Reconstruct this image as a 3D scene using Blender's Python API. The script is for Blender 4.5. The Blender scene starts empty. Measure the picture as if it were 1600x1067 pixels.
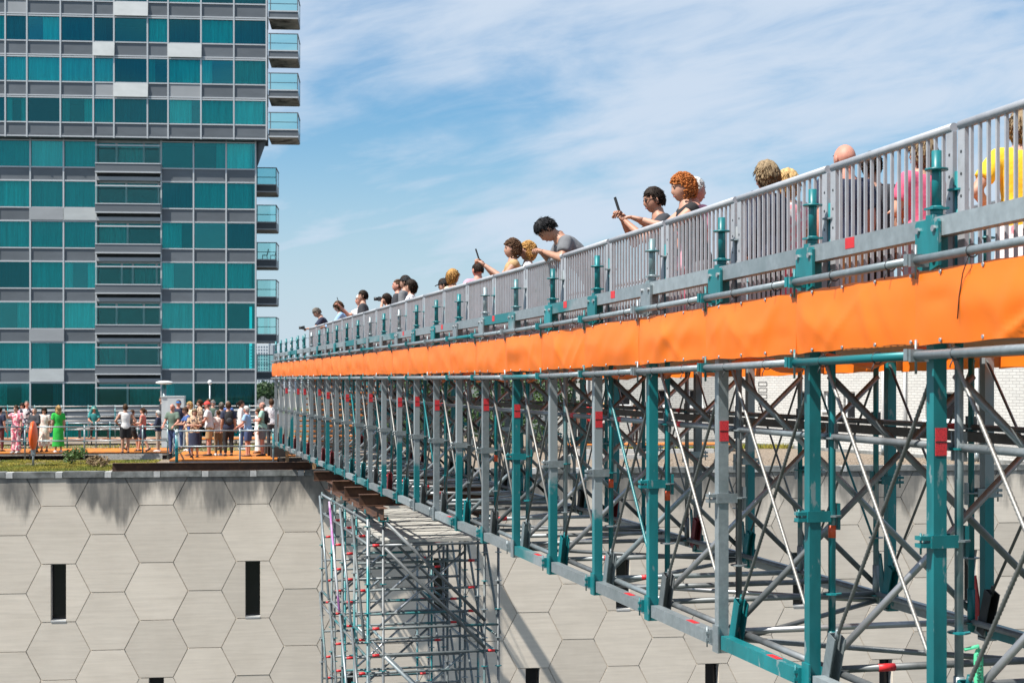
import bpy, bmesh, math, random
from mathutils import Vector, Matrix, Euler, noise
R = math.radians
random.seed(11)
rnd = random.random
sc = bpy.context.scene
COL = sc.collection

# ------------------------------------------------------------------ camera, sky, sun, exposure
F, HY, TH = 2411.0, 592.0, R(13.88)       # focal length in photo pixels, horizon row, yaw of the camera from the bridge axis
CT, ST = math.cos(TH), math.sin(TH)
cd = bpy.data.cameras.new('camera'); cam = bpy.data.objects.new('camera', cd); COL.objects.link(cam)
cd.sensor_width = 36; cd.lens = F / 1600 * 36; cd.shift_y = (HY - 533.5) / 1600
cd.clip_start = 0.1; cd.clip_end = 9000
cam.location = (0, 0, 0); cam.rotation_euler = (R(90), 0, -TH)
sc.camera = cam
cd.dof.use_dof = True; cd.dof.focus_distance = 18; cd.dof.aperture_fstop = 6.3

SUN = Vector((1.0, 0.35, -1.60)).normalized()           # the way the light travels
ELEV = math.asin(-SUN.z); AZ = math.atan2(-SUN.x, -SUN.y)
w = bpy.data.worlds.new('World'); sc.world = w; w.use_nodes = True
nt = w.node_tree; nt.nodes.clear()
def wn(t, **k):
    n = nt.nodes.new(t)
    for a, b in k.items(): setattr(n, a, b)
    return n
sky = wn('ShaderNodeTexSky', sky_type='NISHITA', sun_disc=False, sun_elevation=ELEV, sun_rotation=AZ, air_density=1.3, dust_density=0.6, ozone_density=3.0)
tc = wn('ShaderNodeTexCoord'); rot = wn('ShaderNodeVectorRotate', rotation_type='AXIS_ANGLE')
rot.inputs['Axis'].default_value = (ST, CT, 0); rot.inputs['Angle'].default_value = R(11)
mp = wn('ShaderNodeMapping'); mp.inputs['Scale'].default_value = (3.4, 3.4, 11.0); mp.inputs['Location'].default_value = (1.3, 0.4, 0.75)
nz = wn('ShaderNodeTexNoise'); nz.inputs['Scale'].default_value = 1.35; nz.inputs['Detail'].default_value = 7; nz.inputs['Roughness'].default_value = 0.52; nz.inputs['Distortion'].default_value = 0.35
mp2 = wn('ShaderNodeMapping'); mp2.inputs['Scale'].default_value = (7.0, 7.0, 30.0)
nz2 = wn('ShaderNodeTexNoise'); nz2.inputs['Scale'].default_value = 1.6; nz2.inputs['Detail'].default_value = 8; nz2.inputs['Roughness'].default_value = 0.6; nz2.inputs['Distortion'].default_value = 0.5
mx0 = wn('ShaderNodeMix', data_type='FLOAT'); mx0.inputs[0].default_value = 0.28
mr = wn('ShaderNodeMapRange', interpolation_type='SMOOTHSTEP'); mr.inputs[1].default_value = 0.35; mr.inputs[2].default_value = 0.60; mr.inputs[3].default_value = 0.05; mr.inputs[4].default_value = 0.92
sat = wn('ShaderNodeMix', data_type='RGBA', blend_type='MULTIPLY'); sat.inputs[0].default_value = 1; sat.inputs[7].default_value = (0.55, 0.91, 1.15, 1)
mixc = wn('ShaderNodeMix', data_type='RGBA'); mixc.inputs[7].default_value = (5.7, 6.6, 7.8, 1)
bg = wn('ShaderNodeBackground'); bg.inputs[1].default_value = 0.066
out = wn('ShaderNodeOutputWorld')
L = nt.links.new
L(tc.outputs['Generated'], rot.inputs['Vector']); L(rot.outputs[0], mp.inputs[0]); L(rot.outputs[0], mp2.inputs[0])
L(mp.outputs[0], nz.inputs['Vector']); L(mp2.outputs[0], nz2.inputs['Vector'])
L(nz.outputs[0], mx0.inputs[2]); L(nz2.outputs[0], mx0.inputs[3]); L(mx0.outputs[0], mr.inputs[0])
sepz = wn('ShaderNodeSeparateXYZ'); L(tc.outputs['Generated'], sepz.inputs[0])
hz = wn('ShaderNodeMapRange', interpolation_type='SMOOTHSTEP'); hz.inputs[1].default_value = 0.0; hz.inputs[2].default_value = 0.20; hz.inputs[3].default_value = 0.80; hz.inputs[4].default_value = 0.0; L(sepz.outputs[2], hz.inputs[0])
mxh = wn('ShaderNodeMath', operation='MAXIMUM'); L(hz.outputs[0], mxh.inputs[1]); L(mr.outputs[0], mxh.inputs[0])
L(mxh.outputs[0], mixc.inputs[0]); L(sky.outputs[0], sat.inputs[6]); L(sat.outputs[2], mixc.inputs[6]); L(mixc.outputs[2], bg.inputs[0]); L(bg.outputs[0], out.inputs[0])

sl = bpy.data.lights.new('sun', 'SUN'); so = bpy.data.objects.new('sun', sl); COL.objects.link(so)
sl.energy = 4.8; sl.angle = R(0.53); sl.color = (1, 0.955, 0.88)
so.rotation_euler = SUN.to_track_quat('-Z', 'Y').to_euler(); so.location = (-20, -10, 40)
sc.view_settings.view_transform = 'Standard'; sc.view_settings.look = 'None'
sc.view_settings.exposure = 0.78; sc.view_settings.gamma = 1.0; sc.view_settings.use_curve_mapping = False

# ------------------------------------------------------------------ geometry helpers
Z = Vector((0, 0, 1))
V = Vector
class MB:
    def __init__(s): s.v = []; s.f = []; s.m = []; s.sm = []
    def add(s, vs, fs, mi=0, sm=False):
        b = len(s.v); s.v += [tuple(p) for p in vs]
        for f in fs: s.f.append(tuple(b + i for i in f)); s.m.append(mi); s.sm.append(sm)
    def box(s, c, d, mi=0, rot=None):
        c = V(c); x, y, z = d[0] / 2, d[1] / 2, d[2] / 2
        vs = [V((a, b, e)) for e in (-z, z) for b in (-y, y) for a in (-x, x)]
        if rot is not None: vs = [rot @ p for p in vs]
        s.add([c + p for p in vs], [(0, 2, 3, 1), (4, 5, 7, 6), (0, 1, 5, 4), (2, 6, 7, 3), (0, 4, 6, 2), (1, 3, 7, 5)], mi)
        return s
    def b2(s, a, b, mi=0): return s.box([(a[i] + b[i]) / 2 for i in range(3)], [abs(b[i] - a[i]) for i in range(3)], mi)
    def bar(s, p, q, w, h, mi=0, up=Z):
        p, q = V(p), V(q); d = (q - p); l = d.length; d.normalize()
        sx = d.cross(up)
        if sx.length < 1e-4: sx = d.cross(V((0, 1, 0)))
        sx.normalize(); uz = sx.cross(d)
        m = Matrix((sx, d, uz)).transposed()
        return s.box((p + q) / 2, (w, l, h), mi, m)
    def tube(s, pts, r, seg=8, mi=0, caps=True, sm=True):
        pts = [V(p) for p in pts]; n = len(pts)
        rs = r if isinstance(r, (list, tuple)) else [r] * n
        ref = None; vs = []; fs = []
        for i in range(n):
            d = (pts[min(i + 1, n - 1)] - pts[max(i - 1, 0)]).normalized()
            if ref is None:
                ref = d.cross(Z)
                if ref.length < 1e-3: ref = V((1, 0, 0))
            ref = (ref - d * ref.dot(d)).normalized(); o = d.cross(ref)
            rr = rs[i]; rx, ry = rr if isinstance(rr, tuple) else (rr, rr)
            for k in range(seg):
                a = 2 * math.pi * k / seg; vs.append(pts[i] + ref * math.cos(a) * rx + o * math.sin(a) * ry)
        for i in range(n - 1):
            for k in range(seg):
                k2 = (k + 1) % seg; fs.append((i * seg + k, i * seg + k2, (i + 1) * seg + k2, (i + 1) * seg + k))
        s.add(vs, fs, mi, sm)
        if caps:
            b = len(s.v) - n * seg
            s.f.append(tuple(b + k for k in range(seg))[::-1]); s.m.append(mi); s.sm.append(False)
            s.f.append(tuple(b + (n - 1) * seg + k for k in range(seg))); s.m.append(mi); s.sm.append(False)
        return s
    def ball(s, c, r, mi=0, u=10, v=7, fn=None):
        c = V(c); rx, ry, rz = r if isinstance(r, (tuple, list)) else (r, r, r)
        vs = [c + V((0, 0, -rz))]; fs = []
        for j in range(1, v):
            t = -math.pi / 2 + math.pi * j / v
            for i in range(u):
                a = 2 * math.pi * i / u; vs.append(c + V((rx * math.cos(t) * math.cos(a), ry * math.cos(t) * math.sin(a), rz * math.sin(t))))
        vs.append(c + V((0, 0, rz)))
        for i in range(u):
            fs.append((0, 1 + (i + 1) % u, 1 + i)); T = len(vs) - 1
            fs.append((T, 1 + (v - 2) * u + i, 1 + (v - 2) * u + (i + 1) % u))
            for j in range(v - 2):
                a = 1 + j * u; fs.append((a + i, a + (i + 1) % u, a + u + (i + 1) % u, a + u + i))
        if fn: vs = [fn(p) for p in vs]
        s.add(vs, fs, mi, True); return s
    def prism(s, poly, y0, y1, mi=0):            # poly in x,z, extruded along y
        n = len(poly); vs = [(p[0], y0, p[1]) for p in poly] + [(p[0], y1, p[1]) for p in poly]
        s.add(vs, [tuple(range(n)), tuple(range(2 * n - 1, n - 1, -1))] + [(i, i + n, (i + 1) % n + n, (i + 1) % n) for i in range(n)], mi); return s
    def mesh(s, name, mats=(), recalc=True):
        me = bpy.data.meshes.new(name); me.from_pydata(s.v, [], s.f)
        me.polygons.foreach_set('material_index', s.m); me.polygons.foreach_set('use_smooth', s.sm)
        for m in (mats if isinstance(mats, (list, tuple)) else [mats]): me.materials.append(m)
        if recalc:
            bm = bmesh.new(); bm.from_mesh(me); bmesh.ops.recalc_face_normals(bm, faces=bm.faces); bm.to_mesh(me); bm.free()
        me.update(); return me

def ob(name, me, parent=None, loc=None, rot=None, scale=None, mat=None, inv=None):
    o = bpy.data.objects.new(name, me); COL.objects.link(o)
    if parent is not None:
        o.parent = parent
        if inv is not None: o.matrix_parent_inverse = inv
    if loc is not None: o.location = loc
    if rot is not None: o.rotation_euler = rot
    if scale is not None: o.scale = scale
    if mat is not None: setmat(o, mat)
    return o
def setmat(o, m, i=0):
    o.material_slots[i].link = 'OBJECT'; o.material_slots[i].material = m
def tag(o, label=None, cat=None, group=None, kind=None):
    for k, v in (('label', label), ('category', cat), ('group', group), ('kind', kind)):
        if v: o[k] = v
    return o
def thing(name, loc, rz, label, cat, group=None):
    o = bpy.data.objects.new(name, None); COL.objects.link(o); o.location = loc; o.rotation_euler = (0, 0, rz)
    o.empty_display_size = 0.2
    return tag(o, label, cat, group)

def ray(x, y=HY):
    u = (x - 800) / F
    return V((u * CT + ST, -u * ST + CT, (HY - y) / F))
class Frame:
    """A vertical plane seen in the photograph: origin on the ray of pixel column x0 at depth D0, turned by ang from facing the camera."""
    def __init__(s, x0, D0, phi):
        p = ray(x0) * D0; s.o = V((p.x, p.y, 0)); s.a = -TH + phi
        s.ux = V((math.cos(s.a), math.sin(s.a), 0)); s.uy = V((-math.sin(s.a), math.cos(s.a), 0))
    def px(s, x, y=HY, d=0.0):
        r = ray(x, y); t = ((s.o + s.uy * d).dot(s.uy)) / r.dot(s.uy); p = r * t
        return (p - s.o).dot(s.ux), p.z
    def W(s, x, d, z): return s.o + s.ux * x + s.uy * d + V((0, 0, z))
    def loc(s, p): q = p - s.o; return q.dot(s.ux), q.dot(s.uy), p.z

# ------------------------------------------------------------------ materials
MATS = {}
def newmat(name):
    m = bpy.data.materials.new(name); m.use_nodes = True; t = m.node_tree
    b = t.nodes['Principled BSDF']; return m, t, b
def nd(t, typ, ins=None, **k):
    n = t.nodes.new(typ)
    for a, b in k.items(): setattr(n, a, b)
    for a, b in (ins or {}).items():
        if hasattr(b, 'is_output') or isinstance(b, bpy.types.NodeSocket): t.links.new(b, n.inputs[a])
        else: n.inputs[a].default_value = b
    return n
def c4(c, k=1.0): return (min(1, c[0] * k), min(1, c[1] * k), min(1, c[2] * k), 1)
def M(name, col, rough=0.55, metal=0.0, var=0.12, scale=6.0, stretch=(1, 1, 1), bump=0.0, rand=0.0, col2=None, thr=0.55, soft=0.04, s2=1.6, st2=None, det=5, spec=None, world=False, bd=0.01):
    m, t, b = newmat(name)
    tcx = nd(t, 'ShaderNodeTexCoord'); oi = nd(t, 'ShaderNodeObjectInfo')
    src = tcx.outputs['Object']
    if world: src = nd(t, 'ShaderNodeNewGeometry').outputs['Position']
    off = nd(t, 'ShaderNodeMath', {0: oi.outputs['Random'], 1: 37.0}, operation='MULTIPLY').outputs[0]
    add = nd(t, 'ShaderNodeVectorMath', {0: src, 1: off} if not world else {0: src, 1: (0, 0, 0)}, operation='ADD').outputs[0]
    mpn = nd(t, 'ShaderNodeMapping', {'Vector': add, 'Scale': stretch})
    n1 = nd(t, 'ShaderNodeTexNoise', {'Vector': mpn.outputs[0], 'Scale': scale, 'Detail': det, 'Roughness': 0.6})
    r1 = nd(t, 'ShaderNodeMapRange', {0: n1.outputs[0], 1: 0.3, 2: 0.7})
    mix = nd(t, 'ShaderNodeMix', {0: r1.outputs[0], 6: c4(col, 1 - var), 7: c4(col, 1 + var)}, data_type='RGBA')
    c = mix.outputs[2]
    if col2:
        mp2 = nd(t, 'ShaderNodeMapping', {'Vector': add, 'Scale': st2 or stretch})
        n2 = nd(t, 'ShaderNodeTexNoise', {'Vector': mp2.outputs[0], 'Scale': s2, 'Detail': 4, 'Roughness': 0.6})
        r2 = nd(t, 'ShaderNodeMapRange', {0: n2.outputs[0], 1: thr - soft, 2: thr + soft})
        mm = nd(t, 'ShaderNodeMix', {0: r2.outputs[0], 6: c, 7: c4(col2)}, data_type='RGBA'); c = mm.outputs[2]
    if rand:
        k = nd(t, 'ShaderNodeMapRange', {0: oi.outputs['Random'], 3: 1 - rand, 4: 1 + rand})
        hv = nd(t, 'ShaderNodeHueSaturation', {'Color': c, 'Value': k.outputs[0]}); c = hv.outputs[0]
    t.links.new(c, b.inputs['Base Color'])
    b.inputs['Roughness'].default_value = rough; b.inputs['Metallic'].default_value = metal
    if spec is not None: b.inputs['Specular IOR Level'].default_value = spec
    if bump:
        bn = nd(t, 'ShaderNodeBump', {'Height': n1.outputs[0], 'Strength': bump, 'Distance': bd}); t.links.new(bn.outputs[0], b.inputs['Normal'])
    MATS[name] = m; return m
TEAL = (0.006, 0.150, 0.165); GALV = (0.265, 0.302, 0.318)
teal = M('teal_paint', TEAL, 0.40, 0, 0.30, 4, (1, 1, .35), rand=0.14, col2=(0.17, 0.24, 0.25), thr=0.645, soft=.02, s2=11, st2=(1, 1, .35))
galv = M('galvanised_steel', GALV, 0.42, 0.45, 0.16, 22, rand=0.10, bump=0.05, col2=(0.20, 0.24, 0.25), thr=0.60, soft=.12, s2=3)
worn = M('galvanised_part_teal', GALV, 0.44, 0.3, 0.16, 14, rand=0.08, col2=(0.01, 0.17, 0.185), thr=0.53, soft=.05, s2=0.9, st2=(.3, .3, 1))
wornd = M('dull_steel_tube', (0.135, 0.145, 0.15), 0.48, 0.4, 0.2, 9, rand=0.15, col2=(0.29, 0.31, 0.32), thr=0.60, soft=.08, s2=1.1)
silver = M('bright_steel_tube', (0.38, 0.38, 0.39), 0.40, 0.7, 0.10, 10, rand=0.1)
rodm = M('shaded_rod_steel', (0.15, 0.155, 0.15), 0.45, 0.5, 0.2, 12, rand=0.1)  # rods out of the sun: their shade is put into this darker colour
rodl = M('sunlit_rod_steel', (0.26, 0.255, 0.24), 0.5, 0.5, 0.1, 12, rand=0.1)  # same rod steel, with sunlight put into the paler colour
railm = M('grey_powder_coat', (0.35, 0.36, 0.385), 0.48, 0.1, 0.10, 10, rand=0.06, col2=(0.26, 0.28, 0.27), thr=.68, soft=.05, s2=4)
redm = M('red_plastic', (0.55, 0.02, 0.025), 0.45, 0, 0.15, 8)
dkred = M('dark_red_paint', (0.16, 0.018, 0.025), 0.45, 0, 0.2, 8)
blackm = M('black_steel', (0.02, 0.022, 0.024), 0.5, 0, 0.3, 8)
towersteel = M('dull_scaffold_tube', (0.13, 0.148, 0.152), 0.6, 0.2, 0.25, 9, rand=.2, col2=(.02, .15, .16), thr=.60, soft=.06, s2=1.0)
pinkm = M('magenta_paint', (0.42, 0.16, 0.40), 0.4, 0.2, 0.2, 9, col2=(0.55, 0.55, 0.56), thr=.5, s2=1)
rust = M('rusty_steel', (0.09, 0.040, 0.020), 0.85, 0, 0.4, 7, (1, 1, 1), bump=0.3, rand=0.15, col2=(0.055, 0.025, 0.016), thr=.52, soft=.1, s2=2.2)
orboard = M('orange_film_board', (0.62, 0.185, 0.012), 0.55, 0, 0.12, 5, rand=0.12, col2=(0.30, 0.14, 0.05), thr=.56, soft=.10, s2=2.5)
timber = M('weathered_board', (0.34, 0.335, 0.32), 0.8, 0, 0.2, 5, (8, 1, 8), bump=.2, rand=0.12, col2=(0.17, 0.17, 0.17), thr=.6, soft=.06, s2=2)
woodb = M('bare_timber', (0.36, 0.22, 0.11), 0.8, 0, 0.2, 8, (1, 1, .2))
whitep = M('white_paint', (0.74, 0.75, 0.75), 0.5, 0, 0.06, 4, rand=0.06)
dark = M('dark_interior', (0.018, 0.02, 0.023), 0.8, 0, 0.2, 2)

def label_mat():
    m, t, b = newmat('red_print_label')
    g = nd(t, 'ShaderNodeTexCoord').outputs['Object']
    mpn = nd(t, 'ShaderNodeMapping', {'Vector': g, 'Scale': (90, 1, 60)})
    n = nd(t, 'ShaderNodeTexNoise', {'Vector': mpn.outputs[0], 'Scale': 2.2, 'Detail': 1})
    r = nd(t, 'ShaderNodeMapRange', {0: n.outputs[0], 1: .56, 2: .6})
    x = nd(t, 'ShaderNodeMix', {0: r.outputs[0], 6: (.62, .035, .045, 1), 7: (.22, .02, .03, 1)}, data_type='RGBA')
    t.links.new(x.outputs[2], b.inputs['Base Color']); b.inputs['Roughness'].default_value = .5
    return m
labelm = label_mat()
def post_mat(name, lo, hi, soft, inv=False):
    m, t, b = newmat(name)
    g = nd(t, 'ShaderNodeTexCoord').outputs['Object']; oi = nd(t, 'ShaderNodeObjectInfo')
    off = nd(t, 'ShaderNodeMath', {0: oi.outputs['Random'], 1: 31.0}, operation='MULTIPLY').outputs[0]
    q = nd(t, 'ShaderNodeVectorMath', {0: g, 1: off}, operation='ADD').outputs[0]
    n = nd(t, 'ShaderNodeTexNoise', {'Vector': q, 'Scale': 7, 'Detail': 5, 'Roughness': .65})
    n2 = nd(t, 'ShaderNodeTexNoise', {'Vector': nd(t, 'ShaderNodeMapping', {'Vector': q, 'Scale': (2, 2, .5)}).outputs[0], 'Scale': 2, 'Detail': 4})
    z = nd(t, 'ShaderNodeSeparateXYZ', {0: g}).outputs[2]
    k = nd(t, 'ShaderNodeMath', {0: n.outputs[0], 1: .5, 2: z}, operation='MULTIPLY_ADD').outputs[0]
    k = nd(t, 'ShaderNodeMath', {0: nd(t, 'ShaderNodeMath', {0: oi.outputs['Random'], 1: .9}, operation='MULTIPLY').outputs[0], 1: k}, operation='ADD').outputs[0]
    r = nd(t, 'ShaderNodeMapRange', {0: k, 1: lo, 2: lo + soft, 3: 1, 4: 0})
    ga = nd(t, 'ShaderNodeMix', {0: n2.outputs[0], 6: c4(GALV, .75), 7: c4(GALV, 1.2)}, data_type='RGBA')
    te = nd(t, 'ShaderNodeMix', {0: n2.outputs[0], 6: c4(TEAL, .8), 7: c4(TEAL, 1.35)}, data_type='RGBA')
    mm = nd(t, 'ShaderNodeMix', {0: r.outputs[0], 6: ga.outputs[2], 7: te.outputs[2]}, data_type='RGBA')
    t.links.new(mm.outputs[2], b.inputs['Base Color']); b.inputs['Roughness'].default_value = .45; b.inputs['Metallic'].default_value = .12
    bn = nd(t, 'ShaderNodeBump', {'Height': n.outputs[0], 'Strength': .08, 'Distance': .01}); t.links.new(bn.outputs[0], b.inputs['Normal'])
    return m
wornp = post_mat('steel_post_teal_foot', -.55, 0, .12)

def banner_mat():
    m, t, b = newmat('orange_tarpaulin')
    g = nd(t, 'ShaderNodeTexCoord').outputs['Object']
    n = nd(t, 'ShaderNodeTexNoise', {'Vector': g, 'Scale': 1.3, 'Detail': 3})
    oi = nd(t, 'ShaderNodeObjectInfo')
    x = nd(t, 'ShaderNodeMix', {0: n.outputs[0], 6: (.88, .165, .008, 1), 7: (.93, .200, .012, 1)}, data_type='RGBA')
    b.inputs['Roughness'].default_value = .42
    t.links.new(x.outputs[2], b.inputs['Base Color'])
    tr = nd(t, 'ShaderNodeBsdfTranslucent', {'Color': (.95, .28, .02, 1)})
    ms = nd(t, 'ShaderNodeMixShader', {0: .16, 1: b.outputs[0], 2: tr.outputs[0]})
    t.links.new(ms.outputs[0], t.nodes['Material Output'].inputs['Surface'])
    n3 = nd(t, 'ShaderNodeTexNoise', {'Vector': g, 'Scale': 5, 'Detail': 3})
    bn = nd(t, 'ShaderNodeBump', {'Height': n3.outputs[0], 'Strength': .10, 'Distance': .02}); t.links.new(bn.outputs[0], b.inputs['Normal'])
    return m
bannerm = banner_mat()

def hex_mat():
    m, t, b = newmat('board_marked_concrete')
    pos = nd(t, 'ShaderNodeNewGeometry').outputs['Position']; oi = nd(t, 'ShaderNodeObjectInfo')
    off = nd(t, 'ShaderNodeMath', {0: oi.outputs['Random'], 1: 50.0}, operation='MULTIPLY').outputs[0]
    p2 = nd(t, 'ShaderNodeVectorMath', {0: pos, 1: off}, operation='ADD').outputs[0]
    g1 = nd(t, 'ShaderNodeTexNoise', {'Vector': nd(t, 'ShaderNodeMapping', {'Vector': p2, 'Scale': (.8, .8, 13)}).outputs[0], 'Scale': 1.0, 'Detail': 6, 'Roughness': .65})
    g2 = nd(t, 'ShaderNodeTexNoise', {'Vector': p2, 'Scale': .9, 'Detail': 5, 'Roughness': .6})
    r1 = nd(t, 'ShaderNodeMapRange', {0: g1.outputs[0], 1: .3, 2: .7, 3: .90, 4: 1.06})
    c0 = nd(t, 'ShaderNodeMix', {0: g2.outputs[0], 6: (.53, .465, .385, 1), 7: (.67, .60, .51, 1)}, data_type='RGBA')
    k = nd(t, 'ShaderNodeMapRange', {0: oi.outputs['Random'], 3: .87, 4: 1.08})
    kk = nd(t, 'ShaderNodeMath', {0: r1.outputs[0], 1: k.outputs[0]}, operation='MULTIPLY')
    hv = nd(t, 'ShaderNodeHueSaturation', {'Color': c0.outputs[2], 'Value': kk.outputs[0]})
    # soot washed down from the parapet: tongues that end at different heights
    sep = nd(t, 'ShaderNodeSeparateXYZ', {0: pos})
    tn = nd(t, 'ShaderNodeTexNoise', {'Vector': nd(t, 'ShaderNodeMapping', {'Vector': pos, 'Scale': (.75, .75, .16)}).outputs[0], 'Scale': 1.0, 'Detail': 5, 'Roughness': .62})
    ln = nd(t, 'ShaderNodeMapRange', {0: tn.outputs[0], 1: .36, 2: .66, 3: -2.95, 4: -4.6})
    st = nd(t, 'ShaderNodeMath', {0: sep.outputs[2], 1: ln.outputs[0]}, operation='SUBTRACT')
    sr = nd(t, 'ShaderNodeMapRange', {0: st.outputs[0], 1: -.35, 2: .45, 3: 0, 4: .90}, interpolation_type='SMOOTHSTEP')
    dn = nd(t, 'ShaderNodeTexNoise', {'Vector': nd(t, 'ShaderNodeMapping', {'Vector': pos, 'Scale': (5, 5, 1.0)}).outputs[0], 'Scale': 1.0, 'Detail': 4})
    sm_ = nd(t, 'ShaderNodeMath', {0: sr.outputs[0], 1: nd(t, 'ShaderNodeMapRange', {0: dn.outputs[0], 1: .3, 2: .65, 3: .70, 4: 1.0}).outputs[0]}, operation='MULTIPLY')
    mx = nd(t, 'ShaderNodeMix', {0: sm_.outputs[0], 6: hv.outputs[0], 7: (.085, .085, .082, 1)}, data_type='RGBA')
    t.links.new(mx.outputs[2], b.inputs['Base Color']); b.inputs['Roughness'].default_value = .85
    bn = nd(t, 'ShaderNodeBump', {'Height': g1.outputs[0], 'Strength': .25, 'Distance': .01}); t.links.new(bn.outputs[0], b.inputs['Normal'])
    return m
hexm = hex_mat()
concd = M('stained_concrete', (0.17, 0.175, 0.17), 0.9, 0, 0.35, 5, (1, 1, 1), bump=.3, rand=.2, col2=(.07, .075, .07), thr=.55, soft=.1, s2=2)
concl = M('pale_concrete', (0.42, 0.42, 0.41), 0.9, 0, 0.2, 6, bump=.2, rand=.1)

def glass_mat(name, tint, refl, rough=.03, ior=1.5, lo=.06):
    m, t, b = newmat(name); t.nodes.remove(b)
    tr = nd(t, 'ShaderNodeBsdfTransparent', {'Color': c4(tint)})
    gl = nd(t, 'ShaderNodeBsdfGlossy', {'Color': c4(refl), 'Roughness': rough})
    lw = nd(t, 'ShaderNodeFresnel', {'IOR': ior})
    k = nd(t, 'ShaderNodeMapRange', {0: lw.outputs[0], 1: 0, 2: 1, 3: lo, 4: 1})
    ms = nd(t, 'ShaderNodeMixShader', {0: k.outputs[0], 1: tr.outputs[0], 2: gl.outputs[0]})
    t.links.new(ms.outputs[0], t.nodes['Material Output'].inputs['Surface']); return m
tglass = glass_mat('teal_tinted_glass', (0.06, 0.86, 0.84), (.24, .80, .84), lo=.07)
tglass2 = glass_mat('dark_teal_glass', (0.04, 0.58, 0.60), (.24, .80, .86), lo=.06)
tglass3 = glass_mat('light_teal_glass', (0.20, .97, 0.94), (.30, .85, .88), lo=.10)
cglass = glass_mat('clear_balustrade_glass', (0.72, 0.88, 0.87), (.6, .8, .8), ior=1.3, lo=.015)
bglass = glass_mat('pale_green_balustrade_glass', (0.70, 0.92, 0.91), (.9, 1, 1))
wglass = M('dark_window_glass', (0.012, 0.012, 0.014), 0.15, 0, 0.1, 3, spec=.35)
# ------------------------------------------------------------------ ground
GZ = -14.0
gm = M('grey_asphalt_ground', (0.075, 0.078, 0.075), 0.9, 0, 0.3, .05, world=True, col2=(.05, .075, .03), thr=.55, soft=.05, s2=.004)
g = MB(); n = 24
for i in range(n):
    for j in range(n):
        x0, x1 = -4000 + 8000 * i / n, -4000 + 8000 * (i + 1) / n; y0, y1 = -2000 + 8000 * j / n, -2000 + 8000 * (j + 1) / n
        g.add([(x0, y0, GZ), (x1, y0, GZ), (x1, y1, GZ), (x0, y1, GZ)], [(0, 1, 2, 3)])
tag(ob('ground', g.mesh('ground', gm)), kind='structure')

# ------------------------------------------------------------------ hexagon clad building
WF = Frame(800, 46.5, math.atan(0.134))
P, HH, FL, SLP = 1.39, 1.68, 0.96, 0.43
TOP = -2.86
hx = thing('hexagon_building', WF.W(0, 0, GZ), WF.a, 'grey concrete building clad in large hexagonal panels with slot windows below the roof', 'building')
HI = Matrix.Translation((0, 0, -GZ))
def hp(name, me, loc=(0, 0, 0), parent=None, **k): return ob(name, me, parent or hx, loc, inv=None if parent else HI, **k)
hp('wall_core', MB().b2((-24, .45, GZ), (30, 30, -2.95)).mesh('wall_core', dark))
gravel = M('brown_roof_gravel', (0.26, 0.205, 0.15), 0.95, 0, 0.45, 9, bump=.8, col2=(.13, .10, .075), thr=.52, soft=.08, s2=14, bd=.03, world=True)
hp('roof', MB().b2((-24, .05, -2.949), (30, 30, -2.78)).mesh('roof', gravel))
def clip(poly, zt):
    out_ = []
    for i, p in enumerate(poly):
        q = poly[(i + 1) % len(poly)]
        if p[1] <= zt: out_.append(p)
        if (p[1] - zt) * (q[1] - zt) < 0:
            k = (zt - p[1]) / (q[1] - p[1]); out_.append((p[0] + k * (q[0] - p[0]), zt))
    return out_
def hexpoly(g=.0012):
    a, b, h = FL / 2 - g * .3, FL / 2 + SLP - g * 1.15, HH / 2 - g
    return [(-b, 0), (-a, -h), (a, -h), (b, 0), (a, h), (-a, h)]
def panel_mesh(poly):
    # front face slightly chamfered at the joint
    cx = sum(p[0] for p in poly) / len(poly); cz = sum(p[1] for p in poly) / len(poly)
    q = []
    for p in poly:
        d = V((p[0] - cx, p[1] - cz)); l = d.length; d *= (l - .013) / l; q.append((cx + d.x, cz + d.y))
    n = len(poly)
    vs = [(p[0], 0, p[1]) for p in q] + [(p[0], .030, p[1]) for p in q] + [(p[0], .032, p[1]) for p in poly] + [(p[0], .11, p[1]) for p in poly]
    fs = [tuple(range(n)), tuple(range(4 * n - 1, 3 * n - 1, -1))]
    for i in range(n):
        j = (i + 1) % n
        for k in range(3): fs.append((i + k * n, i + n + k * n, j + n + k * n, j + k * n))
    b = MB(); b.add(vs, fs); return b.mesh('hexagon_panel', hexm)
FULL = panel_mesh(hexpoly())
SW = 0.215
def half(sign):
    pl = [(p[0] * 1, p[1]) for p in hexpoly()]
    o_ = []
    for i, p in enumerate(pl):
        q = pl[(i + 1) % 6]
        if p[0] * sign >= SW: o_.append(p)
        if (p[0] * sign - SW) * (q[0] * sign - SW) < 0:
            k = (sign * SW - p[0]) / (q[0] - p[0]); o_.append((sign * SW, p[1] + k * (q[1] - p[1])))
    return panel_mesh(o_)
HL, HR = half(-1), half(1)
slotm = MB()
slotm.b2((-SW - .02, .112, -HH / 2), (-SW, .40, HH / 2)); slotm.b2((SW, .112, -HH / 2), (SW + .02, .40, HH / 2)); slotm.b2((-SW - .02, .112, HH / 2 - .02), (SW + .02, .40, HH / 2))
SLOTM = slotm.mesh('window_reveal', concl)
SILL = MB().b2((-SW + .002, -.015, -HH / 2), (SW - .002, .40, -HH / 2 + .05)).mesh('sill', concl)
GLS = MB().b2((-SW, .34, -HH / 2 + .05), (SW, .36, HH / 2)).mesh('pane', wglass)
JITT = lambda: (random.uniform(-.002, .002), random.uniform(-.006, .004))
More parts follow.
